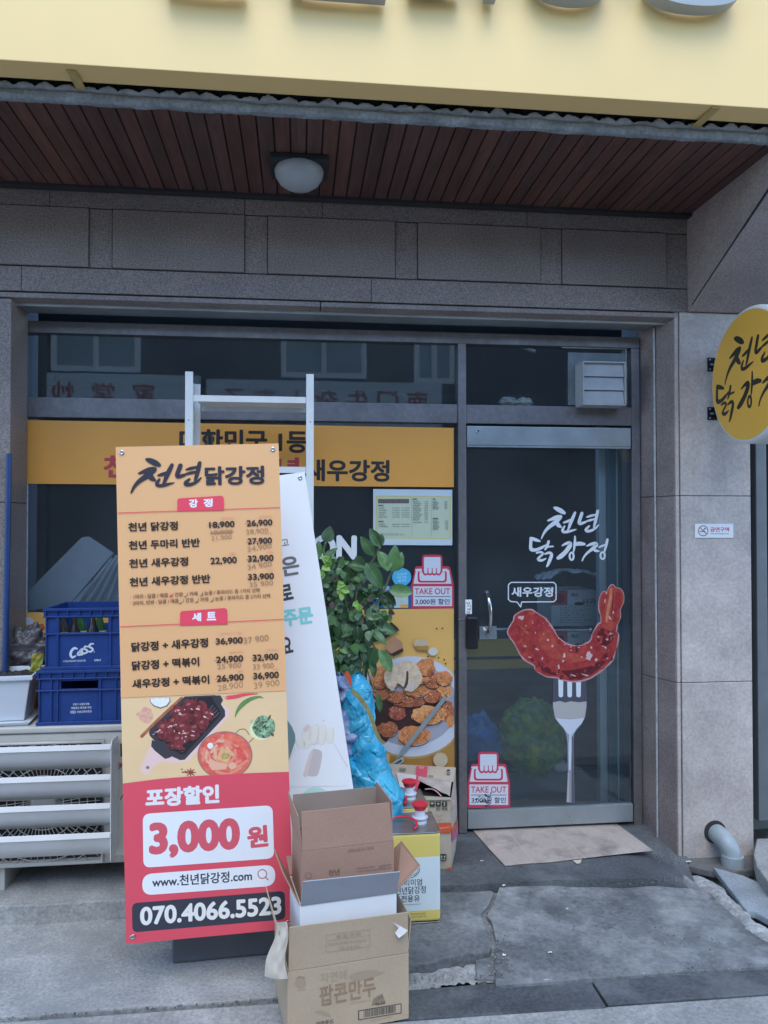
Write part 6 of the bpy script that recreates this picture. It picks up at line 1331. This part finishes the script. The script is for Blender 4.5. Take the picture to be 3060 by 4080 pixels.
# brown box standing in the white box, flaps straight up
bk2 = .040
bfl, bfr = onf(326, 608, bk2), onf(1116, 520, bk2)
BW_ = (bfr-bfl).dot(UB)-.001; zf2 = (bfl.z+bfr.z)/2; BO_ = V((bfl.x, bfl.y, WO.z+.0055)); 
if BO_.dot(UB) < WO.dot(UB)+T_+.001: sh_ = WO.dot(UB)+T_+.002-BO_.dot(UB); BO_ += UB*sh_; BW_ -= sh_
BW_ = min(BW_, WO.dot(UB)+WW-T_-.002-BO_.dot(UB)); BD_ = .205; BH_ = zf2-BO_.z
bx = thing("brown_box", "open brown cardboard box with upright flaps, topmost of the carton stack", "box", BO_)
mb = MB(); panel(mb, BO_, UB*BW_, ZUp*BH_); mb.obox(BO_+WBk*T_, WBk*(BD_-T_), UB*T_, ZUp*BH_); mb.obox(BO_+UB*(BW_-T_)+WBk*T_, WBk*(BD_-T_), UB*T_, ZUp*BH_); mb.obox(BO_+WBk*(BD_-T_)+UB*T_, UB*(BW_-2*T_), WBk*T_, ZUp*BH_); mb.obox(BO_+UB*T_+WBk*T_, UB*(BW_-2*T_), WBk*(BD_-2*T_), ZUp*T_)
mb.build("box_body", KR, bx, bevel=.0012, seg=1)
fh = onf(312, 292, bk2).z-zf2; c0 = BO_+ZUp*(BH_+.001)
mb = MB(); mb.slab([c0+UB*.002, c0+UB*(BW_-.002), c0+UB*(BW_-.012)+ZUp*fh+WBk*.012, c0+UB*.0+ZUp*fh+WBk*.008], -.004); mb.build("front_flap", KR, bx, bevel=.001, seg=1)
L0 = c0+WBk*.004; tl, tb = onf(300, 310, bk2+.006), onf(220, 108, bk2+BD_)
mb = MB(); mb.slab([L0, L0+WBk*(BD_-.008), tb, tl], .004); mb.build("side_flap", KR, bx, bevel=.001, seg=1)
R0 = c0+UB*(BW_-.004)+WBk*.004; rb_, rf = onf(972, 45, bk2+BD_), onf(1116, 222, bk2+.02)
mb = MB(); mb.slab([R0, R0+WBk*(BD_-.008), R0+WBk*(BD_-.008)+ZUp*fh*1.1-UB*.002, R0+ZUp*fh*.98+UB*.006+WBk*.02], -.004); mb.build("side_flap", KR, bx, bevel=.001, seg=1)
K0 = c0+WBk*(BD_-.004)
mb = MB(); mb.slab([K0+UB*.004, K0+UB*(BW_-.006), K0+UB*(BW_-.008)+ZUp*fh*.92+WBk*.01, K0+UB*.004+ZUp*fh*.92+WBk*.012], .004); mb.build("back_flap", KI, bx, bevel=.001, seg=1)
a = Art(BO_, UB, ZUp, .0008).use('G'); INK2 = mat("kraft_ink", (.16, .10, .08), .85); INK3 = mat("kraft_ink_pale", (.23, .15, .115), .85)
a.text("2026.05.21 까지", 714, 616, 932, 592, 28, INK3, .01); a.text("천년", 558, 808, 650, 796, 48, INK2, .02); a.ell((392, 806), 32, 28, INK3, 20); a.ell((392, 806), 24, 20, KR, 20); a.text("천년", 374, 812, 410, 808, 14, INK3, .01)
a.text("식품유형 닭강정 소스 품목보고", 790, 756, 940, 738, 16, INK3, .01); a.text("소비자 상담실 080 보관방법 냉장", 790, 782, 1080, 748, 18, INK3, .01); a.text("품질유지기한", 975, 740, 1076, 724, 18, INK3, .01); a.build("printed_lettering", bx)

# taped carton on the doorstep
cy_ = R(-17); UC, WC = V((math.cos(cy_), math.sin(cy_), 0)), V((-math.sin(cy_), math.cos(cy_), 0))
P_ = lambda x, y: cp('P', x, y)
FRb = Zp(*P_(1318, 1928), -.017); ctop = 0
def onc(x, y, n_=None): px, py = P_(x, y); return PLp(px, py, FRb, -WC)
Wc = .36; zf_ = onc(1322, 735).z; FLb = FRb-UC*Wc; Dc = .235
tc_ = thing("taped_carton", "battered parcel carton wrapped in film with red and orange tape beside the glass door", "carton", FLb)
def bulge(p, u, v): return 0
mb = MB(); 
def side(o, du, dv, nrm, amp, seed, nu=16, nv=16):
    def g(u, v):
        e = (4*u*(1-u))*(4*v*(1-v)); return o+du*u+dv*v+nrm*(amp*e+.004*noise.noise(V((u*3, v*3, seed)))*e)
    mb.grid(g, nu, nv)
zbk = PLp(*P_(900, 212), FRb+WC*Dc, -WC).z
def quadside(p00, p10, p11, p01, nrm, amp, seed, nu=16, nv=16):
    def g(u, v):
        e = (4*u*(1-u))*(4*v*(1-v)); p = p00*(1-u)*(1-v)+p10*u*(1-v)+p11*u*v+p01*(1-u)*v
        return p+nrm*(amp*e+.006*noise.noise(V((u*3, v*3, seed)))*e)
    mb.grid(g, nu, nv)
TL_ = V((FLb.x, FLb.y, zf_)); TR2 = TL_+UC*Wc; BKL = TL_+WC*Dc; BKL.z = zbk; BKR = BKL+UC*Wc
BRb_, BLb_ = FRb+WC*Dc, FLb+WC*Dc
quadside(FLb, FRb, TR2, TL_, -WC, .006, 1); quadside(FRb, BRb_, BKR, TR2, UC, .016, 2); quadside(BLb_, FLb, TL_, BKL, -UC, .006, 3); quadside(BRb_, BLb_, BKL, BKR, WC, .003, 4)
def topp(u, v, h=0): return TL_.lerp(TR2, u).lerp(BKL.lerp(BKR, u), v)+ZUp*(h+.012*(4*u*(1-u))*v*(1-v)*2)
mb.grid(lambda u, v: topp(u*.52, v), 14, 16); mb.grid(lambda u, v: topp(.52+u*.48, .50+v*.5), 12, 10)
TAN = mat("carton_parcel", (.44, .37, .29), .55, var=.08, vs=6, stain=[((.52, .47, .42), 12, .6, .74, .5)])
mb.build("carton_body", TAN, tc_, smooth=True, recalc=False)
def flapf(u, v):
    t = .12+.33*(1-u)-.0*v; return topp(.53+.45*u, max(.06, .50-(.50-(.40-.34*u))*v), .006+.012*math.sin(v*3)+.006*noise.noise(V((u*6, v*4, 3)))-.012*v*u)
mb = MB(); mb.grid(flapf, 14, 8); mb.build("torn_flap", mat("torn_flap_grey", (.40, .34, .30), .8, var=.2, vs=20), tc_, smooth=True, recalc=False)
mb = MB(); mb.obox(FLb+ZUp*.01+UC*.01+WC*.01, UC*(Wc-.02), WC*(Dc-.02), ZUp*(zf_-FLb.z-.03)); mb.build("dark_inside", DARK, tc_)
a = Art(FLb-WC*.0065, UC, ZUp, .0012); a.use('P')
OR_ = mat("tape_orange", (.62, .10, .035), .35); PK_ = mat("tape_pink", (.55, .07, .12), .35); BX = mat("carton_mark", (.035, .032, .03), .7); RP = mat("marker_red", (.42, .22, .20), .7)
a.poly([(1085, 1160), (1322, 1150), (1322, 1315), (1100, 1325)], OR_); a.text("delivery", 1130, 1268, 1305, 1240, 40, mat("tape_pale", (.72, .42, .30), .4), 0)
a.poly([(900, 725), (1322, 738), (1322, 772), (905, 778)], mat("carton_lip", (.52, .46, .38), .7))
for x in (962, 1062, 1166): a.rquad([(x, 800), (x+84, 800), (x+84, 884), (x, 884)], 8, BX)
a.ell((1004, 832), 26, 18, TAN, 14); a.poly([(1075, 845), (1104, 818), (1134, 845)], TAN); a.stroke([(1104, 840), (1104, 870)], TAN, 5, n=1); a.poly([(1190, 815), (1226, 812), (1212, 846), (1222, 872), (1190, 872), (1202, 846)], TAN)
a.text("4단 적재", 1066, 950, 1254, 950, 48, BX, .02); a.stroke([(1060, 1010), (1080, 1050), (1095, 1020), (1110, 1048), (1140, 1040)], RP, 6); a.stroke([(1150, 995), (1140, 1060)], RP, 6, n=1); a.stroke([(1150, 1030), (1215, 1010)], RP, 6, n=1); a.stroke([(1080, 1110), (1190, 1095)], RP, 6, n=1); a.stroke([(1140, 1090), (1120, 1150)], RP, 6, n=1)
a.rquad([(1134, 1668), (1240, 1668), (1240, 1776), (1134, 1776)], 12, BX)
for x in (1160, 1210): a.stroke([(x, 1710), (x, 1748)], TAN, 13, n=1); a.poly([(x-20, 1718), (x, 1686), (x+20, 1718)], TAN)
a.rect(1146, 1756, 1228, 1764, TAN); a.poly([(1200, 1925), (1318, 1880), (1318, 1928)], OR_); a.build("printed_marks", tc_)
# tape over the top and round the right side, packing slip, string, film
a2 = BKL-TL_
a = Art(TL_+UC*.0+a2.normalized().cross(UC)*-.012, UC, a2.normalized(), .0010); a.use('P')
a.poly([(738, 222), (930, 222), (915, 400), (800, 480), (720, 690), (705, 690), (740, 420)], PK_); a.poly([(412, 325), (742, 372), (716, 600), (470, 565)], mat("slip_white", (.56, .54, .54), .6, var=.06, vs=12)); a.text("택배", 790, 270, 860, 270, 44, mat("tape_pale", (0, 0, 0)), .0); a.text("양파", 940, 400, 1020, 404, 34, BX, .01)
for k in range(8): a.rect(462+k*14, 246, 468+k*14, 300+((k*7) % 3)*8, BX)
for k, x in enumerate((512, 560, 620)): a.rect(x, 575, x+38+k*6, 625, mat("slip_block", (.20, .17, .17), .7))
a.ell((1272, 290), 34, 14, BX, 16); a.rect(1245, 312, 1300, 350, gy); a.build("tape", tc_)
mb = MB()
def tp(u, v): return FRb+UC*(.004+.016*math.sin(u*math.pi))+WC*(Dc*u)+ZUp*((zf_-FRb.z)*(.50+.075*v))
mb.grid(tp, 12, 4, 0); mb.grid(lambda u, v: FRb+UC*(.005+.0165*math.sin(u*math.pi))+WC*(Dc*u)+ZUp*((zf_-FRb.z)*(.38+.118*v)), 12, 4, 1); mb.build("side_tape", [OR_, mat("tape_magenta", (.45, .07, .20), .35)], tc_, recalc=False)
mb = MB(); sp = catmull([tuple(onc(870, 680)+WC*.03+ZUp*.012), tuple(onc(960, 630)+WC*.03), tuple(onc(1060, 640)+WC*.01), tuple(onc(1160, 720)-WC*.002)], 5); mb.tube(sp, .0032, 6); mb.tube(catmull([tuple(onc(1350, 770)-WC*.01+UC*.0), tuple(onc(1358, 840)-WC*.014), tuple(onc(1330, 915)-WC*.012)], 4), .004, 6); mb.build("string", mat("string_pink", (.55, .30, .30), .6), tc_, smooth=True)

# oil cans
TIN = mat("tin_top", (.34, .32, .31), .3, .75, var=.15, vs=14); CY = mat("can_yellow", (.66, .53, .14), .35, var=.03, vs=4); CWH = mat("can_white", (.60, .68, .70), .35, var=.03, vs=4); RED = mat("cap_red", (.60, .02, .045), .35); SPO = mat("spout_clear", (.55, .58, .64), .3)
def oilcan(label, FR, wd, hh, prints):
    t = thing("oil_can", label, "can", FR, "tin oil cans beside the carton stack"); x1, y0, z0 = FR.x, FR.y, FR.z; x0 = x1-wd; dp_ = wd
    mb = MB(); mb.box(x0, x1, y0, y0+dp_, z0+.006, z0+hh-.004); o = mb.build("can_body", CWH, t, bevel=.014, seg=4)
    o.data.materials.append(CY)
    org = t.location
    bm = bmesh.new(); bm.from_mesh(o.data)
    for zc in (hh*.145, hh*.73): bmesh.ops.bisect_plane(bm, geom=bm.verts[:]+bm.edges[:]+bm.faces[:], plane_co=(0, 0, zc), plane_no=(0, 0, 1))
    for f_ in bm.faces:
        c = f_.calc_center_median()
        if c.z < hh*.145 or c.z > hh*.73: f_.material_index = 1
    bm.to_mesh(o.data); bm.free(); smooth_by_angle(o, 35)
    def ring(z, r, nm):
        mb = MB(); pts = []
        for cx_, cy__, a0 in ((x1-.016, y0+.016, -90), (x1-.016, y0+dp_-.016, 0), (x0+.016, y0+dp_-.016, 90), (x0+.016, y0+.016, 180)):
            for k in range(6): an = R(a0+k*18); pts.append(V((cx_+.0155*math.cos(an), cy__+.0155*math.sin(an), z)))
        mb.tube(pts+[pts[0]], r, 8); mb.build(nm, TIN, t, smooth=True)
    ring(z0+hh-.002, .0028, "top_seam"); ring(z0+.004, .0028, "bottom_seam")
    mb = MB(); mb.box(x0+.004, x1-.004, y0+.004, y0+dp_-.004, z0+hh-.004, z0+hh-.0025); mb.build("lid", TIN, t)
    c = V((x1-.068, y0+.115, z0+hh-.002)); mb = MB(); mb.lathe([(.030, 0), (.030, .008), (.022, .014), (.022, .020), (.034, .021), (.034, .026), (.024, .027), (.0215, .055), (.021, .062)], c, (0, 0, 1), 28); sp_ = smooth_by_angle(mb.build("spout", SPO, t), 40)
    mb = MB(); mb.lathe([(.024, .056), (.027, .060), (.029, .070), (.035, .076), (.035, .081), (.027, .083), (0, .080)], c, (0, 0, 1), 28); smooth_by_angle(mb.build("spout_cap", RED, t), 40)
    h0 = V((x1-.125, y0+.085, z0+hh)); mb = MB(); mb.tube(catmull([tuple(h0+V((.02, -.05, .001))), tuple(h0+V((.034, -.03, .012))), tuple(h0+V((.030, .0, .020))), tuple(h0+V((0, .03, .022))), tuple(h0+V((-.05, .045, .018))), tuple(h0+V((-.075, .03, .001)))], 6), .0055, 8, flat=.7); mb.build("carry_handle", RED, t, smooth=True)
    if prints: prints(t, x0, y0, z0, x1, hh)
    return t
FRc = Zp(1756, 3676, -.049); hcan = Yp(1748, 3314, FRc.y).z-FRc.z
def cprint(t, x0, y0, z0, x1, hh):
    a = Art((x0, y0, z0), XU, ZU, .0006).use('G'); NV = mat("can_ink", (.04, .045, .06), .5)
    a.text("프리미엄", 1128, 896, 1330, 886, 56, NV, .008); a.text("천년닭강정", 1110, 966, 1362, 950, 62, NV, .008); a.text("전용유", 1158, 1028, 1312, 1020, 56, NV, .010)
    a.text("CHEONNYEON DAKGANGJEONG OIL", 1146, 1056, 1322, 1046, 11, NV, 0)
    a.stroke([(1312, 740, 4), (1305, 775, 5), (1282, 800, 6), (1255, 818, 5), (1225, 826, 4)], NV); a.stroke([(1300, 745, 3), (1292, 772, 3), (1270, 794, 3), (1240, 808, 3)], NV)
    a.text("프리미엄 천년닭강정 전용유", 1205, 1134, 1362, 1124, 14, BRN, .01); a.text("1577-0000 / 031-000-0000", 1205, 1160, 1370, 1146, 14, BRN, .01) if False else a.text("식용유지 가공품 18L", 1205, 1160, 1370, 1146, 14, BRN, .01)
    a.build("printed_lettering", t)
oilcan("front tin oil can with yellow bands and white label, next to the carton stack", FRc, .236, hcan, cprint)
FR2 = V((Yp(1706, 3240, FRc.y+.26).x, FRc.y+.262, -.017)); oilcan("rear tin oil can, only its red cap and tin lid showing behind the front can", FR2, .236, .352, None)

# flattened cardboard used as a doormat
dm = thing("cardboard_doormat", "flattened dirty cardboard sheet lying as doormat in front of the glass door", "doormat", Zp(2200, 3380, -.017))
zz = -.0155
def dmf(px, py, h=0): return Zp(px, py, zz+h)
MT = mat("mat_cardboard", (.42, .35, .305), .85, var=.1, vs=4, fine=.08, fs=90, stain=[((.17, .14, .13), 5.5, .48, .70, .8), ((.30, .24, .20), 14, .58, .75, .4)])
pts = [(1879, 3304), (2060, 3298), (2260, 3290), (2448, 3278), (2520, 3330), (2602, 3390), (2470, 3404), (2330, 3420), (2200, 3436), (2100, 3442), (2012, 3451), (1940, 3374)]
mb = MB(); mb.prism([dmf(*p) for p in pts], (0, 0, .0035)); mb.build("sheet", MT, dm, bevel=.0008, seg=1)
a = Art(dmf(2200, 3380)+V((0, 0, .0037)), (1, 0, 0), (0, 1, 0), .0003, .00002).use('X'); CRS = mat("mat_crease", (.46, .385, .315), .85)
a.stroke([(2012, 3300), (2080, 3376), (2132, 3440)], CRS, 3, n=1); a.stroke([(2196, 3293), (2270, 3360), (2332, 3420)], CRS, 3, n=1); a.build("crease", dm)
mb = MB(); mb.slab([dmf(2282, 3428, .002), dmf(2318, 3424, .002), dmf(2312, 3438, -.0), dmf(2298, 3441, 0)], .002); mb.build("torn_corner", mat("torn_paper", (0, 0, 0)), dm)
